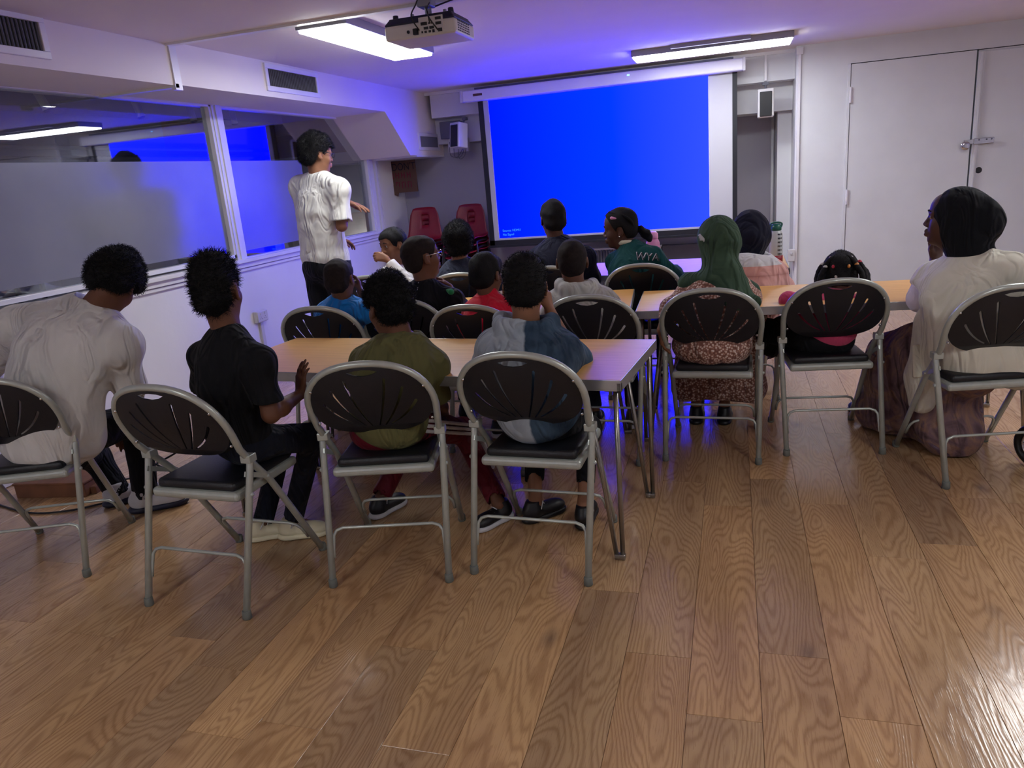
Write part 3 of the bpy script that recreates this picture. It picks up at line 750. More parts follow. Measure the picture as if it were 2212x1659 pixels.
# ------------------------------------------------------------ folding tables
def make_table(name, L, W, label, legmat, loc, rz, group='oak topped folding tables', h=.70):
    t = empty(name, loc, rz, label, 'table', group)
    bm = bmesh.new(); box(bm, -L/2+.004, L/2-.004, -W/2+.004, W/2-.004, h-.018, h, bev=.002); bm2('tabletop', bm, M['laminate'], t)
    bm = bmesh.new()
    for b in ((-L/2, L/2, -W/2, -W/2+.004), (-L/2, L/2, W/2-.004, W/2), (-L/2, -L/2+.004, -W/2, W/2), (L/2-.004, L/2, -W/2, W/2)):
        box(bm, b[0], b[1], b[2], b[3], h-.04, h-.0005, bev=.0012)
    bm2('edge_frame', bm, M['alu'], t)
    for sx in (-1, 1):
        for sy in (-1, 1):
            bm = bmesh.new(); X, Y_ = sx*(L/2-.03), sy*(W/2-.035)
            box(bm, sx*(L/2)-.018 if sx > 0 else -L/2, L/2 if sx > 0 else -L/2+.018, sy*W/2-.018 if sy > 0 else -W/2, W/2 if sy > 0 else -W/2+.018, h-.043, h-.008, bev=.003)
            bm2('corner_cap', bm, M['black'], t)
            bm = bmesh.new()
            fx, fy = X, Y_+.0
            tube(bm, [(X, Y_-.0, h-.03), (fx, fy, .0)], .0095, 8)
            tube(bm, [(X-sx*.11, Y_, h-.035), (X-sx*.06, Y_, .32), (fx-sx*.022, fy, .0)], .0095, 8)
            box(bm, min(fx-sx*.03, fx+sx*.01), max(fx-sx*.03, fx+sx*.01), fy-.011, fy+.011, 0, .022, bev=.003)
            bm2('leg', bm, legmat, t, True)
        bm = bmesh.new(); box(bm, sx*(L/2-.055)-.014, sx*(L/2-.055)+.014, -W/2+.03, W/2-.03, h-.052, h-.022, bev=.003); bm2('leg_rail', bm, legmat, t)
    return t
make_table('folding_table', 1.82, .625, 'long wooden folding table nearest to the camera with a metal edge', M['steel'], (-1.243, 2.847, 0), R(-5.67))
make_table('folding_table', 1.82, .60, 'wooden folding table of the second row, its corner showing beside the pale grey hoodie', M['steel'], (-1.44, 4.03, 0), R(5))
make_table('folding_table', 1.83, .62, 'wooden folding table at the right, under the braided child', M['steel'], (.43, 4.045, 0), R(2.5))
make_table('folding_table', 1.83, .70, 'far folding table below the screen, its top glowing with blue reflection', M['steel'], (-.575, 5.38, 0), R(0))

# ------------------------------------------------------------ stacked red chairs
def red_chair():
    t = empty('stacking_chair', (0, 0, 0))
    # shell: a swept sheet, seat to back
    prof = [(-.20, .415), (-.17, .43), (0, .425), (.12, .43), (.17, .45), (.20, .50), (.225, .6), (.25, .72), (.262, .80)]
    ws = [.19, .2, .215, .215, .212, .2, .185, .165, .13]
    V = []; nu = 9
    for (y, z), wd in zip(prof, ws):
        for k in range(nu):
            u = -1+2*k/(nu-1); V.append((u*wd, y-.03*u*u*(1 if z > .47 else 0), z+(.03*u*u if z < .47 else -.012*u**4*(1 if z > .78 else 0))))
    Fc = [(i*nu+k, i*nu+k+1, (i+1)*nu+k+1, (i+1)*nu+k) for i in range(len(prof)-1) for k in range(nu-1) if not (i == 6 and 3 <= k <= 4)]
    me = bpy.data.meshes.new('seat_shell'); me.from_pydata(V, [], Fc)
    bm = bmesh.new(); bm.from_mesh(me)
    bmesh.ops.subdivide_edges(bm, edges=bm.edges[:], cuts=1, use_grid_fill=True, smooth=.6)
    bmesh.ops.solidify(bm, geom=bm.faces[:], thickness=.006)
    bm.to_mesh(me); bm.free(); link('seat_shell', me, M['red_plastic'], t, True)
    for s in (-1, 1):
        bm = bmesh.new(); tube(bm, smoothpath([(s*.24, -.2, 0), (s*.2, -.16, .36), (s*.19, -.12, .405), (s*.19, .1, .41), (s*.2, .16, .36), (s*.24, .24, 0)], 4), .011, 8)
        bm2('leg_frame', bm, M['black'], t, True)
    return t
RC0 = red_chair(); first = True
for (x, y, th, nn, side) in ((-3.39, 8.02, 5, 6, 'left'), (-2.86, 8.02, -3, 6, 'right')):
    for k in range(nn):
        t = RC0 if first else copytree(RC0); first = False
        # the chairs face the room: back towards the wall
        t.location = (x, y-.012*k, .066*k); t.rotation_euler = (R(0), 0, R(th))
        where = ('bottom', 'fifth from the top', 'fourth from the top', 'third from the top', 'second from the top', 'topmost')[k]
        tag(t, 'dark red plastic chair, %s of the %s red stack' % (where, side), 'chair', 'stacked red plastic chairs')

# ------------------------------------------------------------ bottles on the far table
def bottle(loc, label, body, lid, h=.25, r=.036, marks=False, handle=False, base=None):
    t = empty('water_bottle', loc, 0, label, 'bottle')
    bm = bmesh.new(); lathe(bm, [(r*.9, 0), (r, .01), (r, h*.72), (r*.8, h*.8), (r*.62, h*.84)], 22); bm2('body', bm, body, t, True)
    bm = bmesh.new(); lathe(bm, [(r*.72, h*.82), (r*.8, h*.84), (r*.78, h*.95), (r*.5, h)], 20); bm2('lid', bm, lid, t, True)
    if handle:
        bm = bmesh.new(); tube(bm, smoothpath([(-r*.7, 0, h*.9), (-r*.8, 0, h*1.0), (0, 0, h*1.035), (r*.8, 0, h*1.0), (r*.7, 0, h*.9)]), .006, 8); bm2('carry_loop', bm, lid, t, True)
    if marks:
        bm = bmesh.new()
        for k in range(6):
            for q in range(3): box(bm, r*.2+q*.009, r*.2+q*.009+.006, -r-.001, -r*.9, h*.2+k*.026, h*.2+k*.026+.008)
        bm2('volume_marks', bm, M['black'], t)
    if base:
        bm = bmesh.new(); lathe(bm, [(r*1.03, 0), (r*1.03, h*.17)], 22); bm2('base_sleeve', bm, base, t, True)
    return t
M['pink_plastic'] = paint('pink_bottle_plastic', (206, 130, 168), .3, .1, 12, .05)
M['pink_lid'] = paint('pink_lid', (222, 150, 190), .3, .05, 12, .0)
M['clear_white'] = paint('frosted_bottle', (176, 180, 178), .3, .05, 12, .0)
M['green_lid'] = paint('green_lid', (14, 84, 66), .35, .05, 12, .0)
bottle((-.52, 5.15, .70), 'tall pink water bottle on the blue lit table behind the green jacket', M['pink_plastic'], M['pink_lid'], .262, .045)
bottle((.272, 5.35, .70), 'pale water bottle with a green lid and volume marks behind the navy headscarf', M['clear_white'], M['green_lid'], .25, .042, marks=True, handle=True, base=M['red_plastic'])

# ------------------------------------------------------------ things on the floor
cb = empty('cardboard_box', (-3.38, 2.85, 0), R(8), 'low brown wooden crate lying under the left chair by the wall', 'box')
bm = bmesh.new(); box(bm, -.2, .2, -.12, .12, 0, .075, bev=.004); bm2('crate_body', bm, M['cork'], cb)
bm = bmesh.new(); box(bm, -.205, .205, -.125, .125, .07, .082, bev=.003); bm2('lid', bm, M['cork'], cb)
bm = bmesh.new(); box(bm, .195, .23, -.08, .06, 0, .04, bev=.004); bm2('block', bm, M['cork'], cb)
for i, (pts, lab) in enumerate((([(-3.0, 2.98, .006), (-2.85, 2.9, .12), (-2.7, 2.95, .2), (-2.62, 2.9, .32), (-2.6, 2.86, .5)], 'black cable hanging down in a loop behind the white top person'),
                               ([(-3.3, 2.98, .006), (-3.0, 2.9, .05), (-2.86, 2.86, .16), (-2.72, 2.84, .14), (-2.6, 2.9, .006)], 'black cable arching over the floor by the sneakers'),
                               ([(-3.6, 2.62, .006), (-3.3, 2.55, .006), (-3.1, 2.6, .006), (-2.9, 2.75, .006), (-2.55, 2.75, .006)], 'thin cable lying flat on the floor in front of the crate'))):
    bm = bmesh.new(); tube(bm, smoothpath(pts), .005, 6); o = bm2('cable', bm, M['cable'], None, True); tag(o, lab, 'cable')
# pushchair wheel at the right edge
pc = empty('pushchair', (1.245, 3.50, 0), R(35), 'black pushchair, its small front wheel showing at the right picture edge', 'pushchair')
for dx in (0, .34):
    bm = bmesh.new()
    tube(bm, [(dx, .082*math.cos(a), .1+.082*math.sin(a)) for a in [2*math.pi*k/28 for k in range(28)]], .017, 8, closed=True); wv = bm2('tyre', bm, M['black'], pc, True)
    bm = bmesh.new()
    tube(bm, [(dx, .062*math.cos(a), .1+.062*math.sin(a)) for a in [2*math.pi*k/24 for k in range(24)]], .006, 6, closed=True)
    for k in range(6):
        a = math.pi*k/3; tube(bm, [(dx, 0, .1), (dx, .06*math.cos(a), .1+.06*math.sin(a))], .004, 6)
    tube(bm, [(dx-.02, 0, .1), (dx+.02, 0, .1)], .012, 8); bm2('rim', bm, M['chrome'], pc, True)
    bm = bmesh.new(); tube(bm, [(dx-.03, 0, .1), (dx-.03, .02, .2), (dx, .03, .235), (dx+.03, .02, .2), (dx+.03, 0, .1)], .01, 8); bm2('fork', bm, M['black'], pc, True)
bm = bmesh.new()
for dx in (0, .34): tube(bm, smoothpath([(dx, .03, .23), (dx, .05, .4), (dx, -.2, .75), (dx, -.45, 1.0)]), .012, 8)
tube(bm, [(0, .05, .4), (.34, .05, .4)], .01, 8); tube(bm, [(0, -.45, 1.0), (.34, -.45, 1.0)], .014, 8)
bm2('frame', bm, M['black'], pc, True)
bm = bmesh.new(); box(bm, .02, .32, -.2, .04, .4, .44, bev=.015); box(bm, .02, .32, -.28, -.22, .42, .85, bev=.02); bm2('fabric_seat', bm, M['black'], pc)

# ------------------------------------------------------------ sculpting with distance fields
def V3(*a): return np.array(a if len(a) == 3 else a[0], float)
def unit(v): v = np.asarray(v, float); return v/(np.linalg.norm(v)+1e-12)
I3 = np.eye(3)
def frame_from(fwd, up):
    f = unit(fwd); r = unit(np.cross(f, up)); u = np.cross(r, f); return np.array([r, f, u]).T   # columns: right, forward, up
def euler(yaw, pitch=0, roll=0):
    a, b, c = R(yaw), R(pitch), R(roll)
    Rz = np.array([[math.cos(a), -math.sin(a), 0], [math.sin(a), math.cos(a), 0], [0, 0, 1]])
    Rx = np.array([[1, 0, 0], [0, math.cos(b), -math.sin(b)], [0, math.sin(b), math.cos(b)]])
    Ry = np.array([[math.cos(c), 0, math.sin(c)], [0, 1, 0], [-math.sin(c), 0, math.cos(c)]])
    return Rz @ Rx @ Ry

class Sdf:
    def __init__(s, h): s.h = h; s.ops = []; s.lo = V3(9, 9, 9)*1.; s.hi = -s.lo
    def _b(s, lo, hi, grow=True):
        if grow: s.lo = np.minimum(s.lo, lo); s.hi = np.maximum(s.hi, hi)
    def cone(s, a, b, ra, rb=None, k=.02, op='add', flat=False):
        a, b = V3(a), V3(b); rb = ra if rb is None else rb; r = max(ra, rb)
        lo = np.minimum(a, b)-r; hi = np.maximum(a, b)+r; s._b(lo, hi, op == 'add')
        ab = b-a; L2 = ab@ab+1e-12; n = ab/math.sqrt(L2)
        def f(X, Y, Z):
            px, py, pz = X-a[0], Y-a[1], Z-a[2]
            t0 = (px*ab[0]+py*ab[1]+pz*ab[2])/L2; t = np.clip(t0, 0, 1)
            d = np.sqrt((px-ab[0]*t)**2+(py-ab[1]*t)**2+(pz-ab[2]*t)**2)-(ra+(rb-ra)*t)
            if flat: d = np.maximum(d, (t0-1)*math.sqrt(L2))
            return d
        s.ops.append((op, f, lo, hi, k)); return s
    def chain(s, pts, rs, k=.02, op='add'):
        for i in range(len(pts)-1): s.cone(pts[i], pts[i+1], rs[i], rs[i+1], k, op)
        return s
    def ell(s, c, r, Rm=I3, k=.02, op='add'):
        c = V3(c); r = V3(r); e = np.sqrt(((Rm*r)**2).sum(1)); lo, hi = c-e, c+e; s._b(lo, hi, op == 'add')
        A = (Rm/r).T; B = (Rm/(r*r)).T
        def f(X, Y, Z):
            px, py, pz = X-c[0], Y-c[1], Z-c[2]; k0 = 0; k1 = 0
            for i in range(3):
                k0 = k0+(A[i, 0]*px+A[i, 1]*py+A[i, 2]*pz)**2; k1 = k1+(B[i, 0]*px+B[i, 1]*py+B[i, 2]*pz)**2
            k0 = np.sqrt(k0); return k0*(k0-1)/(np.sqrt(k1)+1e-9)
        s.ops.append((op, f, lo, hi, k)); return s
    def plane(s, p, n):
        p, n = V3(p), unit(n)
        s.ops.append(('max', lambda X, Y, Z: (X-p[0])*n[0]+(Y-p[1])*n[1]+(Z-p[2])*n[2], None, None, 0)); return s
    def custom(s, f): s.ops.append(('max', f, None, None, 0)); return s
    def build(s, disp=None):
        h = s.h; lo = s.lo-3*h-.012; n = np.ceil((s.hi+3*h+.012-lo)/h).astype(int)+1
        ax = [lo[i]+h*np.arange(n[i]) for i in range(3)]
        D = np.full(n, .2, np.float32)
        for op, f, l, u, k in s.ops:
            if op == 'max':
                X, Y, Z = np.ix_(*ax); D = np.maximum(D, f(X, Y, Z)).astype(np.float32); continue
            m = k+3*h+.01
            i0 = np.maximum(((l-m-lo)/h).astype(int), 0); i1 = np.minimum(np.ceil((u+m-lo)/h).astype(int)+1, n)
            if (i1 <= i0).any(): continue
            sl = tuple(slice(a, b) for a, b in zip(i0, i1)); X, Y, Z = np.ix_(*[ax[i][sl[i]] for i in range(3)])
            d = f(X, Y, Z); c = D[sl]
            if op == 'add':
                g = np.maximum(k-np.abs(c-d), 0)/max(k, 1e-6); D[sl] = np.minimum(c, d)-g*g*k*.25
            else:
                d = -d; g = np.maximum(k-np.abs(c-d), 0)/max(k, 1e-6); D[sl] = np.maximum(c, d)+g*g*k*.25
        if disp is not None:
            idx = np.nonzero(np.abs(D) < .03)
            Pn = np.stack([ax[i][idx[i]] for i in range(3)], 1); D[idx] += disp(Pn)
        for a in range(3):
            sl = [slice(None)]*3
            for e in (0, -1): sl[a] = e; D[tuple(sl)] = np.maximum(D[tuple(sl)], h)
        return nets(D, lo, h)

def nets(D, org, h):
    S = D < 0; nx, ny, nz = D.shape; c = (nx-1, ny-1, nz-1)
    cnt = np.zeros(c, np.int16)
    off = [(i, j, k) for i in (0, 1) for j in (0, 1) for k in (0, 1)]
    def cor(A, o): return A[o[0]:o[0]+c[0], o[1]:o[1]+c[1], o[2]:o[2]+c[2]]
    for o in off: cnt += cor(S, o)
    act = (cnt > 0) & (cnt < 8); ids = np.full(c, -1, np.int64); ii = np.nonzero(act); ids[ii] = np.arange(len(ii[0]))
    vals = {o: D[ii[0]+o[0], ii[1]+o[1], ii[2]+o[2]].astype(float) for o in off}
    acc = np.zeros((len(ii[0]), 3)); w = np.zeros(len(ii[0]))
    for a in off:
        for x in range(3):
            if a[x] == 0:
                b = list(a); b[x] = 1; b = tuple(b); va, vb = vals[a], vals[b]; m = (va < 0) != (vb < 0)
                t = va[m]/(va[m]-vb[m]); p = np.tile(np.array(a, float), (m.sum(), 1)); p[:, x] += t; acc[m] += p; w[m] += 1
    V = (np.stack(ii, 1)+acc/w[:, None])*h+org
    Fs = []
    for x in range(3):
        y, z = (x+1) % 3, (x+2) % 3
        a = [slice(None)]*3; b = [slice(None)]*3; a[x] = slice(0, -1); b[x] = slice(1, None)
        for q in (y, z): a[q] = slice(1, -1); b[q] = slice(1, -1)
        A, B = S[tuple(a)], S[tuple(b)]
        for sgn in (0, 1):
            m = (A & ~B) if sgn == 0 else (~A & B)
            e = np.stack(np.nonzero(m), 1)
            if not len(e): continue
            e[:, y] += 1; e[:, z] += 1
            def cell(dy, dz):
                q = e.copy(); q[:, y] -= dy; q[:, z] -= dz; return ids[q[:, 0], q[:, 1], q[:, 2]]
            quad = [cell(1, 1), cell(0, 1), cell(0, 0), cell(1, 0)]
            if sgn: quad = quad[::-1]
            Fs.append(np.stack(quad, 1))
    F = np.concatenate(Fs) if Fs else np.zeros((0, 4), int)
    return V, F[(F >= 0).all(1)]

def npmesh(name, V, F, mat, parent=None, origin=None, smooth=True):
    me = bpy.data.meshes.new(name); k = F.shape[1]
    if origin is not None: V = V-np.asarray(origin)
    me.vertices.add(len(V)); me.vertices.foreach_set('co', V.astype(np.float32).ravel())
    me.loops.add(F.size); me.loops.foreach_set('vertex_index', F.astype(np.int32).ravel())
    me.polygons.add(len(F)); me.polygons.foreach_set('loop_start', np.arange(0, F.size, k, dtype=np.int32))
    me.polygons.foreach_set('loop_total', np.full(len(F), k, np.int32))
    me.update(calc_edges=True); me.validate()
    if smooth: me.polygons.foreach_set('use_smooth', np.ones(len(F), bool))
    return link(name, me, mat, parent)

def relax(V, F, it=1, lam=.5):
    """a light smoothing pass over the net"""
    for _ in range(it):
        acc = np.zeros_like(V); w = np.zeros(len(V))
        for a, b in ((0, 1), (1, 2), (2, 3), (3, 0)):
            np.add.at(acc, F[:, a], V[F[:, b]]); np.add.at(w, F[:, a], 1)
            np.add.at(acc, F[:, b], V[F[:, a]]); np.add.at(w, F[:, b], 1)
        V = V+lam*(acc/np.maximum(w, 1)[:, None]-V)
    return V

def folds(seed, amp, f=7.0, horiz=.0, org=(0, 0, 0)):
    rg = np.random.RandomState(seed); T = []
    for i in range(4):
        d = unit(rg.randn(3)*np.array([1, 1, .45+horiz*2])); e = unit(rg.randn(3)); T.append((d*f*(.8+.55*i), e*f*.5, rg.rand(3)*6.28, 1/(1+.45*i)))
    def g(P):
        P = P-np.asarray(org); v = 0
        for d, e, ph, a in T:
            sgn = np.sin(P@d*2.6+2.0*np.sin(P@e*2.2+ph[0])+ph[1]); v = v+a*(.75*sgn-.5*np.abs(sgn)+.3)*np.clip(.4+.8*np.sin(P@e*2.0+ph[2]), .05, 1.2)
        return -amp*.85*v
    return g
def lumps(seed, amp, f):
    rg = np.random.RandomState(seed); T = [(unit(rg.randn(3))*f*(.6+.8*rg.rand()), rg.rand()*6.28) for _ in range(9)]
    def g(P):
        q = P+.25/f*np.stack([np.sin(P[:, 1]*f*1.3), np.sin(P[:, 2]*f*1.1), np.sin(P[:, 0]*f*1.2)], 1)
        return amp*sum(np.sin(q@d+p) for d, p in T)/2.2
    return g

def hand(S, W, d, n, side, s, curl=(.25, .3, .35, .4), seg=(1, 1, 1), spread=0.0, thumb=0.0):
    """palm, four unequal fingers and a thumb leaving the side of the palm"""
    d, n = unit(d), V3(n); n = unit(n-d*(n@d)); t = -side*np.cross(n, d)
    base = (.029, .0098, -.0098, -.028); ln = (.072, .080, .074, .058)
    for i in range(4):
        K = W+s*(d*(.080-.004*abs(i-1))+t*base[i]); S.cone(W+t*base[i]*.45*s, K, .0135*s, .0112*s, .014*s)
        a = 0; p = K; r = .0088*s*(1, 1.03, 1, .9)[i]; dd = unit(d+t*spread*(1.5-i)*.5)
        for j, fr in enumerate((.45, .31, .24)):
            a += curl[i]*(1, 1.15, .8)[j]; q = p+s*ln[i]*fr*(dd*math.cos(a)+n*math.sin(a)); S.cone(p, q, r, r*.88, .004*s); p = q; r *= .88
    S.cone(W+s*(d*.012+t*.012), W+s*(d*.045+t*.030+n*.006), .014*s, .013*s, .012*s)
    A = W+s*(d*.028+t*.026+n*.008); B = A+s*(d*.026+t*(.022-thumb*.01)+n*(.012+thumb*.014)); Cq = B+s*(d*.027+t*(.006-thumb*.02)+n*(.006+thumb*.008))
    S.cone(A, B, .0115*s, .0098*s, .008*s); S.cone(B, Cq, .0098*s, .0078*s, .004*s)

CRX = dict(c=(0, -.012, .028), r=(.0745, .095, .087))
def head_prims(S, T, hs, face=True, nb=None, s=1.0):
    c, Rm = T
    L = lambda x, y, z: c+Rm@(V3(x, y, z)*hs)
    def E(x, y, z, r, k=.02, op='add', rot=None): S.ell(L(x, y, z), V3(r)*hs, Rm if rot is None else Rm@rot, k*hs, op)
    E(*CRX['c'], CRX['r']); E(0, .030, -.032, (.060, .060, .070), .03); E(0, .034, -.068, (.048, .052, .040), .025); E(0, .073, -.094, (.017, .014, .014), .022)
    E(0, .044, .046, (.060, .048, .050), .03)
    for sx in (-1, 1):
        E(sx*.040, .058, -.028, (.022, .022, .026), .022)
        E(sx*.0765, -.006, -.002, (.0085, .019, .031), .006, rot=euler(sx*18, -12, 0)); E(sx*.0775, .001, -.027, (.007, .010, .010), .006)
        E(sx*.087, .000, .003, (.007, .0095, .017), .004, 'sub', rot=euler(sx*18, -12, 0))
        S.cone(L(sx*.014, .0905, .0235), L(sx*.043, .077, .022), .0075*hs, .006*hs, .012*hs)
        E(sx*.0305, .1005, .006, (.0175, .017, .0115), .012, 'sub')
    S.cone(L(0, .088, .010), L(0, .1035, -.026), .0075*hs, .0105*hs, .012*hs)
    for sx in (-1, 1): E(sx*.0135, .0935, -.031, (.0095, .011, .0078), .008)
    if face:
        S.chain([L(-.023, .084, -.0585), L(-.009, .0955, -.0545), L(.009, .0955, -.0545), L(.023, .084, -.0585)], [x*hs for x in (.0045, .0076, .0076, .0045)], .006*hs)
        S.chain([L(-.020, .085, -.063), L(-.007, .0945, -.0685), L(.007, .0945, -.0685), L(.020, .085, -.063)], [x*hs for x in (.0045, .0084, .0084, .0045)], .006*hs)
        for sx in (-1, 1):
            S.chain([L(sx*.0165, .0865, .009), L(sx*.0305, .0905, .0155), L(sx*.0445, .0805, .009)], [x*hs for x in (.0032, .0040, .0032)], .003*hs)
            S.chain([L(sx*.0165, .0865, .007), L(sx*.0305, .0885, .001), L(sx*.0445, .0795, .006)], [x*hs for x in (.0030, .0036, .0030)], .003*hs)
    if nb is not None:
        S.cone(L(0, -.020, -.055), nb, .050*hs, .056*s, .02); S.cone(L(0, .022, -.075), nb+(Rm@V3(0, .02, 0)), .040*hs, .05*s, .03)

def hairline(T, hs, mode='short'):
    if mode == 'high': hi_ = [-.076, -.05, .022, .022, -.005, .045, .075, .095]
    c, Rm = T
    if mode == 'afro': xs, ys = [-.05, -.034, -.020, .010, .020, .045, .06, .075], [-.072, -.045, .020, .020, -.002, .015, .045, .056]
    else: xs, ys = [-.05, -.034, -.022, .012, .020, .046, .062, .078], [-.076, -.05, .022, .022, -.012, .0, .044, .060]
    if mode == 'high': ys = hi_
    def f(X, Y, Z):
        px, py, pz = X-c[0], Y-c[1], Z-c[2]
        ly = (Rm[0, 1]*px+Rm[1, 1]*py+Rm[2, 1]*pz)/hs; lz = (Rm[0, 2]*px+Rm[1, 2]*py+Rm[2, 2]*pz)/hs
        return (np.interp(ly, xs, ys)-lz)*hs*.8
    return f

def strands(V, F, n, ln, rad, curl, seed, keep=None, seg=4, jit=.35):
    """many small hair locks standing on the hair surface, one mesh"""
    rg = np.random.RandomState(seed); a = V[F[:, 0]]; nr = np.cross(V[F[:, 2]]-a, V[F[:, 3]]-V[F[:, 1]]); nr /= np.linalg.norm(nr, axis=1)[:, None]+1e-12
    cand = np.arange(len(F)) if keep is None else np.nonzero(keep(a, nr))[0]
    i = rg.choice(cand, n); P = V[F[i]].mean(1)+rg.randn(n, 3)*.001; d = nr[i]+rg.randn(n, 3)*jit; d /= np.linalg.norm(d, axis=1)[:, None]
    t = np.cross(d, rg.randn(n, 3)); t /= np.linalg.norm(t, axis=1)[:, None]; b = np.cross(d, t); l = ln*(.6+.7*rg.rand(n)); ph = rg.rand(n)*6.28; tn = curl[1]
    rings = []
    for j in range(seg+1):
        u = j/seg; cr = curl[0]*min(1, u*2)
        ctr = P+d*(l*u)[:, None]+cr*(t*np.cos(ph+tn*u)[:, None]+b*np.sin(ph+tn*u)[:, None])-d*.002
        r = rad*(1-.75*u)
        rings.append(np.stack([ctr+r*(t*math.cos(q)+b*math.sin(q)) for q in (0, 2.094, 4.189)], 1))
    R_ = np.stack(rings, 1); VV = R_.reshape(-1, 3); base = np.arange(n)*(seg+1)*3; Q = []
    for j in range(seg):
        for k in range(3): Q.append(np.stack([base+j*3+k, base+j*3+(k+1) % 3, base+(j+1)*3+(k+1) % 3, base+(j+1)*3+k], 1))
    return VV, np.concatenate(Q)

def ik(a, c, l1, l2, pole):
    a, c = V3(a), V3(c); d = c-a; D = np.linalg.norm(d)
    if D > (l1+l2)*.995: c = a+d/D*(l1+l2)*.995; d = c-a; D = np.linalg.norm(d)
    x = (l1*l1-l2*l2+D*D)/(2*D); y = math.sqrt(max(l1*l1-x*x, 0)); n = unit(d); p = V3(pole); p = unit(p-n*(p@n)); return a+n*x+p*y

def eye_mat():
    m, nt, b = newmat('eye')
    tc = N(nt, 'ShaderNodeTexCoord'); sp = N(nt, 'ShaderNodeSeparateXYZ'); nt.links.new(tc.outputs['Object'], sp.inputs[0])
    nt.links.new(ramp(nt, mth(nt, 'MULTIPLY', sp.outputs[1], 76.0), [(.0, (.42, .38, .36, 1)), (.66, (.42, .38, .36, 1)), (.69, (.03, .015, .01, 1)), (.9, (.005, .004, .004, 1))]), b.inputs['Base Color'])
    b.inputs['Roughness'].default_value = .12; return m
M['eye'] = eye_mat()

def shoe(root, ank, yaw, s, mu, ms, kind='sneaker', pitch=0):
    Rm = euler(yaw, pitch); a = V3(ank); g = V3(a[0], a[1], .0); L = lambda x, y, z: g+Rm@(V3(x, y, z)*s)
    if pitch: L = lambda x, y, z: V3(a[0], a[1], a[2]-.075*s)+Rm@(V3(x, y, z)*s)
    U = Sdf(.0055); U.ell(L(0, -.03, .055), V3(.036, .045, .042)*s, Rm, .02); U.ell(L(0, .05, .045), V3(.040, .085, .034)*s, Rm, .03); U.ell(L(.0, .12, .040), V3(.038, .05, .028)*s, Rm, .03)
    U.cone(L(0, -.02, .05), L(0, -.015, .105), .037*s, .036*s, .02); U.plane(L(0, 0, .018), (0, 0, -1) if not pitch else -Rm[:, 2]); U.plane(L(0, 0, .108), Rm[:, 2])
    Vv, F = U.build(); o = npmesh('shoe', Vv, F, mu, root)
    B = Sdf(.0055); B.ell(L(0, -.035, .016), V3(.042, .05, .02)*s, Rm, .03); B.ell(L(0, .05, .016), V3(.046, .09, .02)*s, Rm, .03); B.ell(L(0, .125, .018), V3(.042, .05, .02)*s, Rm, .03)
    B.plane(L(0, 0, .002), -Rm[:, 2]); B.plane(L(0, 0, .030), Rm[:, 2]); Vv, F = B.build(); so_ = npmesh('sole', Vv, F, ms, o)
    if kind == 'sneaker':
        bm = bmesh.new()
        for k in range(5):
            y = .035+.018*k; z = .088-.011*k
            tube(bm, [L(-.022, y, z-.006), L(0, y+.004, z), L(.022, y, z-.006)], .0028*s, 5)
        tube(bm, smoothpath([L(0, .03, .09), L(.03, .02, .10), L(.045, .0, .07)]), .002, 5); bm2('lace', bm, M['cable'] if mu is M['sneaker'] else M['sneaker'], o, True)
    return o

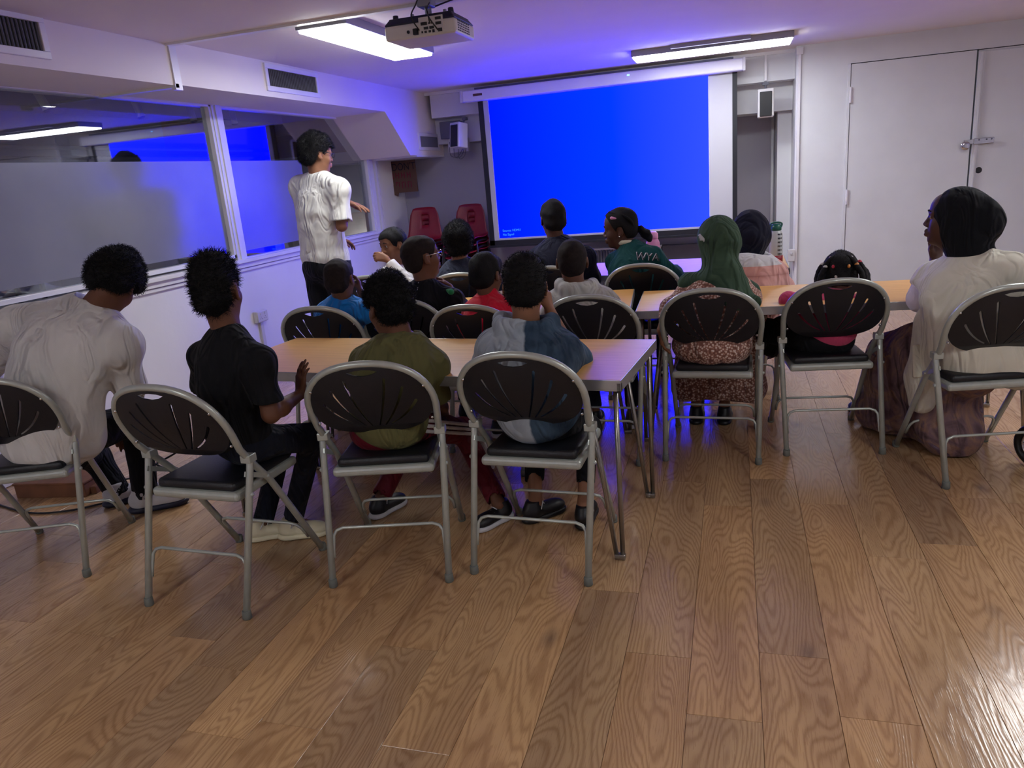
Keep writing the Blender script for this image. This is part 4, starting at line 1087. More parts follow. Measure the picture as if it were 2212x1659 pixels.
PEOPLE = []
def person(label, H, nb, shL, shR, head, hip, py=0, s=.8, hs=.92, skin='skin', hair=('short',), top=None, bottom=None, shoes=None,
           elL=None, wrL=None, elR=None, wrR=None, hL=None, hR=None, knL=None, anL=None, knR=None, anR=None, sleeve=.6, face=False,
           bulge=.03, fat=1.0, torso_k=.04, lens=None, fold=(.006, 7), toe=(None, None), thigh=None, hemcut=None, mouth=None, extra=None, standing=False, cuff=None, neckline=.0, socks=None, hide_legs=False, shin_bare=False):
    """H: head centre, head=(yaw, pitch, roll); all joints in metres"""
    H, nb, shL, shR, hip = map(V3, (H, nb, shL, shR, hip)); skm = M[skin]
    root = empty('person', (0, 0, 0), 0, label, 'person', 'people watching the screen'); org = V3(hip[0], hip[1], 0); root.location = org
    def put(name, Vv, F, mat, par=None): return npmesh(name, Vv-(org if par is None or True else 0), F, mat, par or root)
    latS = unit(shR-shL); latP = V3(math.cos(R(py)), math.sin(R(py)), 0); fwdP = V3(-math.sin(R(py)), math.cos(R(py)), 0)
    up = unit(nb-hip); fwdS = unit(np.cross(up, latS))
    ua, fa, th, sk = (.27*s, .235*s, .42*s, .40*s)
    # ---- limbs that the photo does not show are solved from the ones it does
    J = {}
    for sd, sh, el, wr in (('L', shL, elL, wrL), ('R', shR, elR, wrR)):
        q = -1 if sd == 'L' else 1
        if wr is None:
            wr = sh+fwdS*.30*s-latS*q*.04*s; wr[2] = sh[2]-.22*s if standing else max(sh[2]-.22*s, .745)
        wr = V3(wr)
        if el is None: el = ik(sh, wr, ua, fa, latS*q*.8-V3(0, 0, .8)-fwdS*.3)
        J['sh'+sd], J['el'+sd], J['wr'+sd] = sh, V3(el), wr
    for sd, kn, an in (('L', knL, anL), ('R', knR, anR)):
        q = -1 if sd == 'L' else 1; hj = hip+latP*q*.088*s+V3(0, 0, -.01)
        if an is None and kn is None:
            kn = hj+unit(fwdP+latP*q*.12)*th*(.93 if not standing else 0)+V3(0, 0, .0); an = V3(kn[0], kn[1], .09)+fwdP*.02
        elif kn is None: kn = ik(hj, an, th, sk, fwdP*.8+V3(0, 0, .9))
        elif an is None: an = V3(kn[0], kn[1], .09)
        J['hj'+sd], J['kn'+sd], J['an'+sd] = hj, V3(kn), V3(an)
    # ---- torso sections
    ctl = (hip+nb)/2-fwdS*bulge*2
    LA = np.array([.158, .160, .150, .150, .160, .155, .100])*s*fat; DE = np.array([.128, .125, .112, .112, .116, .098, .060])*s*fat
    def torso(S, inf, k=.05, t0=0., t1=1.):
        for i, t in enumerate(np.linspace(0, .93, 7)):
            if t < t0-1e-6 or t > t1: continue
            c = (1-t)**2*hip+2*t*(1-t)*ctl+t*t*nb; tg = unit(2*(1-t)*(ctl-hip)+2*t*(nb-ctl)); la = unit(latP*(1-t)+latS*t); la = unit(la-tg*(la@tg)); de = np.cross(tg, la)
            S.ell(c, (LA[i]+inf, DE[i]+inf, .085*s+inf*.5), np.array([la, -de, tg]).T, k)
        if t1 >= 1:
            for sh in (shL, shR):
                S.cone(nb-up*.035*s+(sh-nb)*.25, sh-up*.01*s, .050*s+inf, .050*s+inf, .045*s)
                S.cone(nb+up*.0, sh-up*.0, .030*s+inf, .042*s+inf, .05*s)
    # ---- one continuous body
    B = Sdf(.011); torso(B, -.006, .04)
    for sd in 'LR':
        B.cone(J['hj'+sd], J['kn'+sd], .072*s, .050*s, .04); B.cone(J['kn'+sd], J['an'+sd], .047*s, .032*s, .02)
        B.cone(J['an'+sd], J['an'+sd]+fwdP*.1*s-V3(0, 0, .05*s), .03*s, .024*s, .02)
        B.cone(J['sh'+sd], J['el'+sd], .043*s, .035*s, .03)
    V0, F0 = B.build(); parts = [(V0, F0)]
    T = (H, euler(*head)); Hd = Sdf(.0042 if face else .006); head_prims(Hd, T, hs, True, nb-up*.02, s); parts.append(Hd.build())
    for sd, hspec in (('L', hL), ('R', hR)):
        q = -1 if sd == 'L' else 1; sh, el, wr = J['sh'+sd], J['el'+sd], J['wr'+sd]; fdir = unit(wr-el)
        A = Sdf(.0048 if hspec else .0065); A.cone(sh+(el-sh)*.35, el, .042*s, .036*s, .02); A.cone(el, el+(wr-el)*.35, .036*s, .037*s, .015); A.cone(el+(wr-el)*.35, wr, .037*s, .0235*s, .02)
        hp_ = hspec or {}
        hand(A, wr+fdir*.004, hp_.get('d', fdir-V3(0, 0, .15)), hp_.get('n', (0, 0, -1)), q, max(.84, s)*hp_.get('s', 1.0)*.98, hp_.get('curl', (.3, .32, .36, .4)), thumb=hp_.get('thumb', .3), spread=hp_.get('spread', 0))
        parts.append(A.build())
    off = 0; VV = []; FF = []
    for v, f in parts: VV.append(v); FF.append(f+off); off += len(v)
    body = put('body', np.concatenate(VV), np.concatenate(FF), skm)
    L = lambda x, y, z: T[0]+T[1]@(V3(x, y, z)*hs)
    if face:
        for sx in (-1, 1):
            bm = bmesh.new(); bmesh.ops.create_uvsphere(bm, u_segments=16, v_segments=10, radius=.0128*hs)
            e = bm2('eye', bm, M['eye'], root, True); e.location = L(sx*.0305, .0785, .0075)-org; gy = T[1]@euler(*(mouth or (0, 0, 0)))
            e.rotation_euler = Matrix(gy.tolist()).to_euler()
            Eb = Sdf(.003); Eb.chain([L(sx*.013, .0985, .0285), L(sx*.028, .0965, .0335), L(sx*.045, .084, .029)], [x*hs for x in (.0030, .0034, .0022)], .003); v, f = Eb.build(); put('eyebrow', v, f, M['hair'])
        Lp = Sdf(.003); Lp.chain([L(-.019, .0875, -.0572), L(-.007, .0990, -.0548), L(.007, .0990, -.0548), L(.019, .0875, -.0572)], [x*hs for x in (.0028, .0053, .0053, .0028)], .003)
        Lp.chain([L(-.017, .0880, -.0645), L(-.006, .0985, -.0682), L(.006, .0985, -.0682), L(.017, .0880, -.0645)], [x*hs for x in (.0028, .0060, .0060, .0028)], .003); v, f = Lp.build(); put('lips', v, f, M['lip'])
    # ---- hair
    if hair[0] != 'none':
        kind = hair[0]; o = dict(buzz=(.0055, .006, .0055, .0008, 160), short=(.010, .012, .016, .002, 90), curly=(.010, .010, .022, .004, 70), afro=(.022, .022, .034, .005, 55), tall=(.004, .006, .040, .004, 70))[kind]
        Hh = Sdf(.005); Hh.ell(L(0, -.013, .028+o[2]*.35), (V3(CRX['r'])+V3(o[0], o[1], o[2]*.75))*hs, T[1], .02)
        Hh.ell(L(0, .044, .048), (V3(.060, .048, .050)+V3(o[0], o[1]*.7, o[2]*.7))*hs, T[1], .02)
        Hh.ell(L(0, -.048, -.028), V3(.058+o[0], .050+o[1]*.8, .048)*hs, T[1], .03)
        Hh.custom(hairline(T, hs, hair[2] if len(hair) > 2 else ('afro' if kind in ('afro', 'curly') else 'short'))); v, f = Hh.build(lumps(len(PEOPLE)+5, o[3], o[4])); put('hair', v, f, M['buzz' if kind == 'buzz' else 'hair'])
        if kind != 'buzz':
            n, ln, rad, cu_ = dict(short=(2600, .007, .0011, (.0012, 4)), curly=(3400, .013, .0017, (.0045, 7)), afro=(4600, .015, .0014, (.004, 6)), tall=(4200, .019, .0010, (.002, 5)))[kind]
            v2, f2 = strands(v, f, n, ln*hair[1] if len(hair) > 1 else ln, rad, cu_, len(PEOPLE)+3, seg=4)
            lk = put('hair_locks', v2, f2, M['hair'])
    # ---- clothes
    if top:
        mat = top['mat']; inf = top.get('inf', .010); hh = top.get('h', .0075)
        S = Sdf(hh); torso(S, inf, .06)
        for sd in 'LR':
            sh, el, wr = J['sh'+sd], J['el'+sd], J['wr'+sd]; sl = top.get('sleeve', 1.0); sl = sl[sd] if isinstance(sl, dict) else sl; sr = top.get('sr', .014)
            if sl <= .5:
                e2 = sh+(el-sh)*sl*2; S.cone(sh-up*.012*s, e2, .043*s+sr*.8, .045*s+sr*1.35, .05, flat=True); S.cone(e2-unit(el-sh)*.010, e2+unit(el-sh)*.03, .040*s+sr*.4, .042*s+sr*.5, .002, 'sub')
            else:
                S.cone(sh-up*.008*s, el, .044*s+sr*.8, .042*s+sr, .04); e2 = el+(wr-el)*(sl-.5)*2
                S.cone(el, e2, .042*s+sr, .030*s+sr*.8, .02, flat=True); S.cone(e2-unit(wr-el)*.012, e2+unit(wr-el)*.03, .024*s+sr*.5, .024*s+sr*.5, .002, 'sub')
        if top.get('hood'):
            r_ = top['hood']; pts = [nb+V3(0, 0, .015)+latS*math.cos(a)*r_*1.05*s/.8+fwdS*(-math.sin(a)*r_*s/.8)*1.0-V3(0, 0, .030)*max(0, math.sin(a))+V3(0, 0, .02) for a in np.linspace(-.6, math.pi+.6, 9)]
            S.chain(pts, [.022, .028, .032, .036, .040, .036, .032, .028, .022], .012)
            S.ell(nb-fwdS*.085*s-V3(0, 0, .055), (.115*s, .055*s, .09*s), np.array([latS, fwdS, np.cross(latS, fwdS)]).T, .03)
            S.ell(nb-fwdS*.02*s+V3(0, 0, .045), (.062*s/.8, .058*s/.8, .05), np.array([latS, fwdS, np.cross(latS, fwdS)]).T, .01, 'sub')
        elif top.get('neck'):
            S.cone(nb-up*.02, nb+unit(H-nb)*top['neck'], .060*s/.8*.86, .055*hs, .015, flat=True)
        else:
            S.cone(nb+up*.012, nb+up*.09, .046*s/.8*.9, .075*s, .01, 'sub')
        if hemcut is not None: S.plane((0, 0, hemcut), (0, 0, -1))
        if top.get('skirt'): top['skirt'](S, J, hip, fwdP, latP)
        v, f = S.build(folds(len(PEOPLE)*7+1, fold[0], fold[1], org=org)); put(top.get('name', 't_shirt'), v, f, mat)
        if top.get('collar'):
            Cc = Sdf(.0045); cm, rr = top['collar']; pts = [nb+up*.030+latS*math.cos(a)*.060*s/.8+fwdS*(math.sin(a)*.060+.008)*s/.8-up*.022*math.sin(a) for a in np.linspace(0, 2*math.pi, 17)]
            Cc.chain(pts, [rr]*17, .004); v, f = Cc.build(); put('collar', v, f, cm)
    if bottom:
        S = Sdf(.009); r1, r2, r3, r4 = bottom.get('r', (.088, .066, .056, .046))
        S.ell(hip-V3(0, 0, .02)+(V3(0, 0, .06) if standing else 0), ((.172 if standing else .150)*s*fat, (.150 if standing else .125)*s*fat, (.15 if standing else .095)*s), np.array([latP, fwdP, V3(0, 0, 1)]).T, .05)
        for sd in 'LR':
            S.cone(J['hj'+sd], J['kn'+sd], r1*s, r2*s, .05)
            if bottom.get('len', 1) > .5:
                e2 = J['kn'+sd]+(J['an'+sd]-J['kn'+sd])*(bottom.get('len', .97)-.5)*2; S.cone(J['kn'+sd], e2, r3*s, r4*s, .03, flat=True); S.cone(e2-V3(0, 0, -.01), e2-V3(0, 0, .04), r4*s-.009, r4*s-.009, .002, 'sub')
        if bottom.get('extra'): bottom['extra'](S, J, hip, fwdP, latP)
        v, f = S.build(folds(len(PEOPLE)*7+2, bottom.get('fold', .006), bottom.get('ff', 8), org=org)); put(bottom.get('name', 'trousers'), v, f, bottom['mat'])
    if shoes:
        for sd, i in (('L', 0), ('R', 1)):
            ty = toe[i] if toe[i] is not None else py
            sp_ = shoe(root, J['an'+sd], ty, max(.85, s)*shoes.get('s', 1), shoes['u'], shoes['so'], shoes.get('kind', 'sneaker'))
            sp_.location = -org; 
    PEOPLE.append(root)
    return dict(root=root, J=J, T=T, L=L, org=org, put=put, nb=nb, latS=latS, fwdS=fwdS, up=up, s=s, hs=hs, hip=hip, fwdP=fwdP, latP=latP)

def glasses(p, mat):
    L = p['L']; bm = bmesh.new(); hs = p['hs']
    for sx in (-1, 1):
        tube(bm, [L(sx*.032+.021*math.cos(a), .108-.006*abs(math.cos(a)), .004+.016*math.sin(a)) for a in [2*math.pi*k/20 for k in range(20)]], .0022*hs, 6, closed=True)
        tube(bm, [L(sx*.053, .102, .010), L(sx*.078, .05, .012), L(sx*.082, -.005, .014), L(sx*.082, -.02, -.006)], .0024*hs, 6)
    tube(bm, [L(-.011, .110, .008), L(0, .112, .011), L(.011, .110, .008)], .002*hs, 6)
    bmesh.ops.translate(bm, verts=bm.verts, vec=-Vector(p['org'])); bm2('glasses', bm, mat, p['root'], True)

def chain_mesh(p, name, mat, pts, rs, h=.005, disp=None, k=.01):
    S = Sdf(h); S.chain([V3(q) for q in pts], rs, k); v, f = S.build(disp); return p['put'](name, v, f, mat)
def seat(key, f=.27, z=.54, side=0):
    x, y, a = chairs[key]; return V3(x-math.sin(a)*f+math.cos(a)*side, y+math.cos(a)*f+math.sin(a)*side, z)

# ------------------------------------------------------------ cloth materials for the people
C_ = {}
C_['white_ls'] = fabric('white_jersey', (205, 203, 200), wr=.5, wscale=8)
C_['white_tee'] = fabric('white_cotton', (214, 212, 204), wr=.5, wscale=9)
C_['black_tee'] = fabric('black_cotton', (15, 16, 20), wr=.5)
C_['black_tr'] = fabric('black_trousers', (14, 15, 20), wr=.5)
C_['navy_tr'] = fabric('dark_denim', (22, 26, 38), wr=.6)
C_['olive'] = fabric('olive_cotton', (96, 94, 58), wr=.5)
C_['blue'] = fabric('bright_blue_cotton', (24, 118, 196), wr=.5)
C_['red'] = fabric('red_knit', (196, 20, 48), wr=.3, weave=.4)
C_['pale'] = fabric('pale_grey_fleece', (178, 178, 172), wr=.45)
C_['charcoal'] = fabric('charcoal_cotton', (44, 48, 62), wr=.4)
C_['navyj'] = fabric('dark_navy_jacket', (22, 24, 42), wr=.35)
C_['cardi'] = fabric('cream_knit', (212, 208, 192), wr=.4, weave=.2)
C_['pink'] = fabric('pink_fleece', (190, 66, 104), wr=.3)
C_['green_h'] = fabric('green_jersey', (60, 82, 64), wr=.9, wscale=10)
C_['navy_h'] = fabric('navy_jersey', (14, 16, 34), wr=.4)
C_['black_h'] = fabric('black_jersey', (12, 14, 20), wr=.4)
C_['lilac'] = fabric('lilac_cotton', (206, 196, 214), wr=.4)
def sepobj(nt, tc): s = N(nt, 'ShaderNodeSeparateXYZ'); nt.links.new(tc.outputs['Object'], s.inputs[0]); return s.outputs
def hoodie_fn(nt, tc, col):
    x, y, z = sepobj(nt, tc); n = N(nt, 'ShaderNodeTexNoise', Scale=26.0, Detail=2.0); nt.links.new(tc.outputs['Object'], n.inputs['Vector'])
    e = mth(nt, 'ADD', mth(nt, 'SUBTRACT', x, mth(nt, 'MULTIPLY', mth(nt, 'SUBTRACT', z, .62), -.05)), mth(nt, 'MULTIPLY', n.outputs[0], .02))
    f = ramp(nt, mth(nt, 'MULTIPLY_ADD', e, 12.0, .38), [(.45, (0, 0, 0, 1)), (.55, (1, 1, 1, 1))])
    n2 = N(nt, 'ShaderNodeTexNoise', Scale=9.0, Detail=5.0); nt.links.new(tc.outputs['Object'], n2.inputs['Vector'])
    dn = ramp(nt, n2.outputs[0], [(.35, srgb(34, 50, 68)), (.65, srgb(66, 88, 108))]); gr = ramp(nt, n2.outputs[0], [(.3, srgb(140, 150, 160)), (.7, srgb(166, 174, 182))])
    return mixc(nt, f, gr, dn)
C_['hoodie'] = fabric('two_tone_denim_hoodie', (60, 80, 100), nodefn=hoodie_fn, wr=.5)
def leopard_fn(nt, tc, col):
    v = N(nt, 'ShaderNodeTexVoronoi', Scale=88.0); nt.links.new(tc.outputs['Object'], v.inputs['Vector'])
    n = N(nt, 'ShaderNodeTexNoise', Scale=60.0, Detail=2.0); nt.links.new(tc.outputs['Object'], n.inputs['Vector'])
    c = ramp(nt, v.outputs['Distance'], [(.0, srgb(232, 218, 208)), (.30, srgb(224, 206, 194)), (.44, srgb(172, 126, 108)), (.68, srgb(112, 74, 64))])
    return mixc(nt, mth(nt, 'MULTIPLY', n.outputs[0], .35), c, srgb(148, 102, 90))
C_['leopard'] = fabric('small_leaf_print', (150, 110, 100), nodefn=leopard_fn, wr=.4)
def coat_fn(nt, tc, col):
    x, y, z = sepobj(nt, tc); f = mth(nt, 'GREATER_THAN', z, .80)
    q = mth(nt, 'ABSOLUTE', mth(nt, 'SINE', mth(nt, 'MULTIPLY', z, 42.0))); d = mixc(nt, mth(nt, 'POWER', q, .3), srgb(150, 96, 92), srgb(208, 156, 148))
    return mixc(nt, f, d, srgb(198, 198, 200))
C_['coat'] = fabric('quilted_coat', (200, 150, 140), nodefn=coat_fn, wr=.4, rough=.55)
def black_spot(nt, tc, col):
    v = N(nt, 'ShaderNodeTexVoronoi', Scale=58.0); nt.links.new(tc.outputs['Object'], v.inputs['Vector']); x, y, z = sepobj(nt, tc)
    n = N(nt, 'ShaderNodeTexNoise', Scale=14.0); nt.links.new(tc.outputs['Object'], n.inputs['Vector'])
    f = mth(nt, 'MULTIPLY', mth(nt, 'LESS_THAN', v.outputs['Distance'], .22), mth(nt, 'GREATER_THAN', n.outputs[0], .5))
    band = mth(nt, 'MULTIPLY', mth(nt, 'LESS_THAN', x, .07), mth(nt, 'GREATER_THAN', z, .62))
    return mixc(nt, mth(nt, 'MULTIPLY', f, band), col, srgb(150, 150, 160))
C_['spot'] = fabric('black_speckled_jacket', (13, 14, 20), nodefn=black_spot, wr=.4)
C_['green_j'] = fabric('dark_green_jacket', (10, 62, 62), wr=.35)
def skirt_fn(nt, tc, col):
    n = N(nt, 'ShaderNodeTexNoise', Scale=6.0, Detail=6.0, Distortion=1.5); nt.links.new(tc.outputs['Object'], n.inputs['Vector'])
    return ramp(nt, n.outputs[0], [(.3, srgb(60, 44, 48)), (.45, srgb(112, 88, 94)), (.55, srgb(140, 108, 92)), (.62, srgb(92, 74, 92)), (.75, srgb(150, 132, 140))])
C_['skirt'] = fabric('mauve_patterned_skirt', (120, 90, 90), nodefn=skirt_fn, wr=.5)
def redtr_fn(nt, tc, col): return col
C_['redtr'] = fabric('maroon_track_trousers', (96, 12, 30), wr=.5, rough=.6)
C_['stripe'] = fabric('white_stripe', (200, 196, 196), wr=.2)
C_['greenstripe'] = fabric('green_stripe', (40, 140, 84), wr=.2)
C_['cream'] = fabric('cream_rib', (196, 192, 170), wr=.2)
SNK = dict(u=M['sneaker'], so=M['navy_shoe']); BLK = dict(u=M['black_shoe'], so=M['sneaker']); BLB = dict(u=M['black_shoe'], so=M['black_shoe'])

# 1 bent person in the white long sleeved top, left
p = person('person in a loose white long-sleeved top bending forward at the left picture edge',
    (-2.461, 2.520, 1.104), (-2.562, 2.470, 1.000), (-2.895, 2.420, 0.960), (-2.394, 2.420, 0.871), (30, -38, 24), (-2.720, 2.280, 0.506), py=10, s=1.06, hs=1.03, skin='skin',
    hair=('afro',), top=dict(mat=C_['white_ls'], inf=.03, sleeve=.9, sr=.02, name='long_sleeved_top'), bottom=dict(mat=C_['black_tr'], r=(.085, .066, .058, .055)), shoes=SNK,
    elR=(-2.432, 2.460, 0.682), wrR=(-2.735, 2.680, 0.407), elL=(-3.263, 2.500, 0.741), wrL=(-3.504, 2.750, 0.481), knR=(-2.710, 2.720, 0.440), anR=(-2.691, 2.660, 0.040), knL=(-3.003, 2.720, 0.245), anL=(-2.903, 2.720, 0.027), bulge=.07, fold=(.010, 4.5), toe=(-30, -55), fat=1.05)
# 2 black t-shirt
p = person('person in a black t-shirt with spiky black hair, hand on the table edge',
    (-1.772, 2.270, 1.082), (-1.758, 2.270, 0.929), (-1.950, 2.350, 0.832), (-1.591, 2.180, 0.854), (12, 2, 0), (-1.764, 2.240, 0.551), py=-38, s=.84, hs=.96, skin='skin',
    hair=('tall',), top=dict(mat=C_['black_tee'], inf=.010, sleeve=.40, sr=.016, name='t_shirt'), bottom=dict(mat=C_['navy_tr'], r=(.082, .064, .056, .050)), shoes=dict(u=M['cream'], so=M['cream']),
    elR=(-1.568, 2.170, 0.659), wrR=(-1.563, 2.360, 0.674), hR=dict(d=(.10, .12, .9), n=(.5, .85, -.1), curl=(.18, .2, .22, .25), thumb=.4), elL=(-2.055, 2.450, 0.649), wrL=(-2.005, 2.620, 0.462),
    knR=(-1.611, 2.460, 0.464), anR=(-1.786, 2.490, 0.070), knL=(-1.890, 2.660, 0.353), anL=(-1.921, 2.460, 0.052), toe=(-62, -70), bulge=.02)
# 3 olive t-shirt
p3 = person('person in an olive green t-shirt and maroon trousers with curly black hair',
    (-1.218, 2.500, 0.972), (-1.178, 2.500, 0.843), (-1.341, 2.500, 0.765), (-1.092, 2.540, 0.734), (52, -8, 0), seat('c2', .25, .53), py=10, s=.82, hs=.96, skin='skin',
    hair=('curly',), top=dict(mat=C_['olive'], inf=.012, sleeve=.46, sr=.016), bottom=dict(mat=C_['redtr'], r=(.085, .068, .058, .052)), shoes=BLK,
    elR=(-1.115, 2.600, 0.577), wrR=(-1.172, 2.800, 0.432), knR=(-1.138, 2.900, 0.345), anR=(-0.948, 2.740, 0.075), knL=(-1.415, 2.920, 0.311), anL=(-1.497, 2.740, 0.071), toe=(-20, 150), bulge=.03)
# 4 grey and blue hoodie
p4 = person('person in a half grey, half denim blue hoodie, one hand raised to the cheek',
    (-0.729, 2.620, 1.006), (-0.732, 2.600, 0.852), (-0.860, 2.600, 0.784), (-0.599, 2.600, 0.766), (14, -6, 2), seat('c3', .25, .54), py=-2, s=.86, hs=.96, skin='skin3',
    hair=('short', 1.6), top=dict(mat=C_['hoodie'], inf=.020, sleeve={'L': .95, 'R': .62}, sr=.030, hood=.085, name='hoodie'), bottom=dict(mat=C_['black_tr'], len=.86), shoes=BLB,
    elR=(-0.585, 2.720, 0.700), wrR=(-0.661, 2.700, 0.899), hR=dict(d=(-.12, .1, .9), n=(-.9, .1, .1), curl=(.5, .5, .5, .5), thumb=.3), knR=(-0.587, 2.920, 0.357), anR=(-0.586, 2.750, 0.084), knL=(-0.828, 2.920, 0.353), anL=(-0.796, 2.770, 0.079), toe=(-40, 0), bulge=.04, fold=(.007, 7))
# 5 white cardigan, black headscarf
def skirt5(S, J, hip, f, l):
    A = V3((0.996, 3.600, 0.412)); B_ = V3((0.855, 3.850, 0.436)); C1 = V3((0.740, 3.950, 0.064)); D1 = V3((0.866, 3.650, 0.179)); E1 = V3((0.823, 3.900, 0.285))
    S.cone(A, B_, .12, .11, .08); S.cone(B_, V3(C1[0], C1[1], .09), .12, .075, .09); S.cone(B_, V3(D1[0]+.05, D1[1], .10), .11, .09, .09); S.cone(E1, V3(D1[0]+.12, D1[1]+.02, .09), .11, .08, .09); S.cone(V3(.93, 3.7, .45), V3(1.02, 3.78, .10), .12, .10, .08); S.cone(V3(.75, 3.98, .38), V3(.72, 4.02, .09), .12, .10, .08); S.cone(V3(.72, 4.02, .09), V3(.97, 3.84, .09), .09, .09, .08)
    S.cone(V3(C1[0], C1[1], .09), V3(D1[0]+.12, D1[1], .09), .075, .08, .08); S.plane((0, 0, .012), (0, 0, -1))
def card5(S, J, hip, f, l):
    a = V3((0.924, 3.620, 0.618)); b = V3((0.839, 3.660, 0.353)); c = V3((0.832, 3.620, 0.260))
    S.cone(a, b, .10, .06, .06); S.cone(b, c, .055, .035, .05); S.chain([V3((0.846, 3.660, 0.611)), V3((0.819, 3.660, 0.375)), V3((0.814, 3.640, 0.253))], [.075, .058, .045], .05); S.cone(V3((0.971, 3.600, 0.641)), V3((0.932, 3.620, 0.492)), .13, .12, .06); S.cone(V3((1.022, 3.550, 0.488)), V3((1.162, 3.550, 0.466)), .13, .13, .06)
p5 = person('person in a long white cardigan, black headscarf and mauve patterned skirt, chin on hand',
    (0.901, 3.640, 1.071), (0.975, 3.620, 0.898), (0.858, 3.720, 0.809), (1.086, 3.520, 0.858), (70, 4, 0), (1.015, 3.560, 0.496), py=40, s=.98, hs=1.02, skin='skin2', hair=('none',), face=True,
    top=dict(mat=C_['cardi'], inf=.020, sleeve=.30, sr=.024, name='cardigan', skirt=card5), bottom=dict(mat=C_['skirt'], name='skirt', extra=skirt5, fold=.010, ff=9, len=.4),
    knL=(.80, 3.95, .42), anL=(.70, 4.05, .12), knR=(.95, 3.9, .40), anR=(.93, 3.88, .12), elL=(0.807, 3.700, 0.720), wrL=(0.888, 3.840, 0.874), hL=dict(d=(-.05, .1, .9), n=(.3, -.7, .2), curl=(.7, .75, .8, .8), thumb=.4), elR=(1.202, 3.750, 0.604), wrR=(1.153, 3.950, 0.675), bulge=.04, fat=1.08, fold=(.007, 5))
L = p5['L']
S = Sdf(.006); Rm = p5['T'][1]
S.ell(L(0, -.018, .028), (.098, .112, .104), Rm, .03); S.ell(L(0, -.125, -.012), (.070, .060, .070), Rm, .07); S.cone(L(0, -.03, -.06), p5['nb']-p5['up']*.0, .080, .092, .05); S.ell(L(0, -.06, -.055), (.080, .085, .06), Rm, .05)
S.ell(L(0, .150, -.030), (.074, .100, .090), Rm, .01, 'sub'); S.ell(L(0, .11, -.11), (.05, .07, .045), Rm, .02, 'sub')
v, f = S.build(folds(91, .004, 13, .6, org=p5['org'])); p5['put']('headscarf', v, f, C_['black_h'])
S = Sdf(.007); el, wr, sh = p5['J']['elL'], p5['J']['wrL'], p5['J']['shL']; S.cone(sh+(el-sh)*.4, el, .060, .058, .03); S.cone(el, el+(wr-el)*.7, .056, .040, .03, flat=True)
v, f = S.build(folds(93, .005, 10, org=p5['org'])); p5['put']('sleeve', v, f, C_['lilac'])
bm = bmesh.new(); box(bm, -.055, .055, -.008, .008, -.075, .075, bev=.007); o = bm2('pocket', bm, C_['cardi'], p5['root']); o.location = V3((0.812, 3.598, 0.461))-p5['org']; o.rotation_euler = (R(-6), 0, R(25))
shoe(p5['root'], V3(.73, 4.20, .09), 60, .85, paint('blue_slipper', (28, 40, 110), .5, .2, 20, .2), M['black_shoe'], 'slipper').location = -p5['org']
# 6 braided hair, pink top
p6 = person('child with beaded braids and a pink top leaning low over the table',
    (0.508, 4.020, 0.783), (0.500, 3.980, 0.679), (0.407, 3.970, 0.623), (0.608, 3.980, 0.615), (-7, -28, 0), seat('c5', .25, .52), py=5, s=.68, hs=.95, skin='skin2', hair=('short',), top=dict(mat=C_['pink'], inf=.012, sleeve=.95, sr=.016, name='fleece_top'), bottom=dict(mat=C_['black_tr'], r=(.11, .09, .08, .07)),
    elL=(0.256, 3.820, 0.707), wrL=(0.428, 4.050, 0.683), elR=(0.618, 3.950, 0.660), wrR=(0.535, 4.120, 0.667), bulge=.02, knL=(.14, 4.08, .51), anL=(.10, 4.2, .34), knR=(.24, 4.12, .51), anR=(.2, 4.24, .34))
L = p6['L']; M['tie'] = [paint('hair_tie_red', (180, 36, 60), .4, .05, 10, 0), paint('hair_tie_amber', (200, 130, 60), .4, .05, 10, 0), paint('hair_tie_white', (200, 196, 190), .4, .05, 10, 0)]
chain_mesh(p6, 'hair_parting', M['skin2'], [L(0, .05, .118), L(0, 0, .131), L(0, -.05, .118), L(0, -.09, .085), L(0, -.113, .04), L(0, -.115, 0)], [.0022]*6, .003)
for i, (a, b_, c2) in enumerate((((.085, -.05, .06), (.115, -.045, .0), (.118, -.04, -.09)), ((.09, -.02, .05), (.125, -.02, .01), (.132, -.03, -.07)), ((-.085, -.05, .05), (-.108, -.045, .0), (-.108, -.05, -.10)), ((-.088, -.02, .04), (-.112, -.01, 0), (-.116, -.02, -.09)), ((.07, -.09, .03), (.10, -.09, -.02), (.104, -.08, -.10)), ((-.07, -.09, .02), (-.094, -.09, -.03), (-.098, -.08, -.10)))):
    pts = [V3(q) for q in smoothpath([L(*a), L(*b_), L(*c2)], 6)]
    chain_mesh(p6, 'braid', M['hair'], pts, [.009+.0025*(k % 2) for k in range(len(pts))], .004)
    chain_mesh(p6, 'hair_tie', M['tie'][i % 3], [pts[1], pts[1]+V3(0, 0, .006)], [.012, .012], .004)
for i, (x, y, z) in enumerate(((-.05, -.085, .075), (.05, -.085, .075), (-.035, -.11, .02), (.038, -.11, .02), (-.02, -.1, -.03))):
    chain_mesh(p6, 'bead', M['tie'][(i+1) % 3], [L(x, y, z), L(x, y-.004, z-.006)], [.0075, .0075], .0035)
for sx in (-1, 1):
    for k in range(4):
        y0 = -.02-.022*k
        chain_mesh(p6, 'cornrow', M['hair'], [V3(q) for q in smoothpath([L(sx*.012, y0+.01, .128-.012*k), L(sx*.05, y0-.01, .103-.014*k), L(sx*.082, y0, .055-.012*k)], 5)], [.0085]*11, .0045)
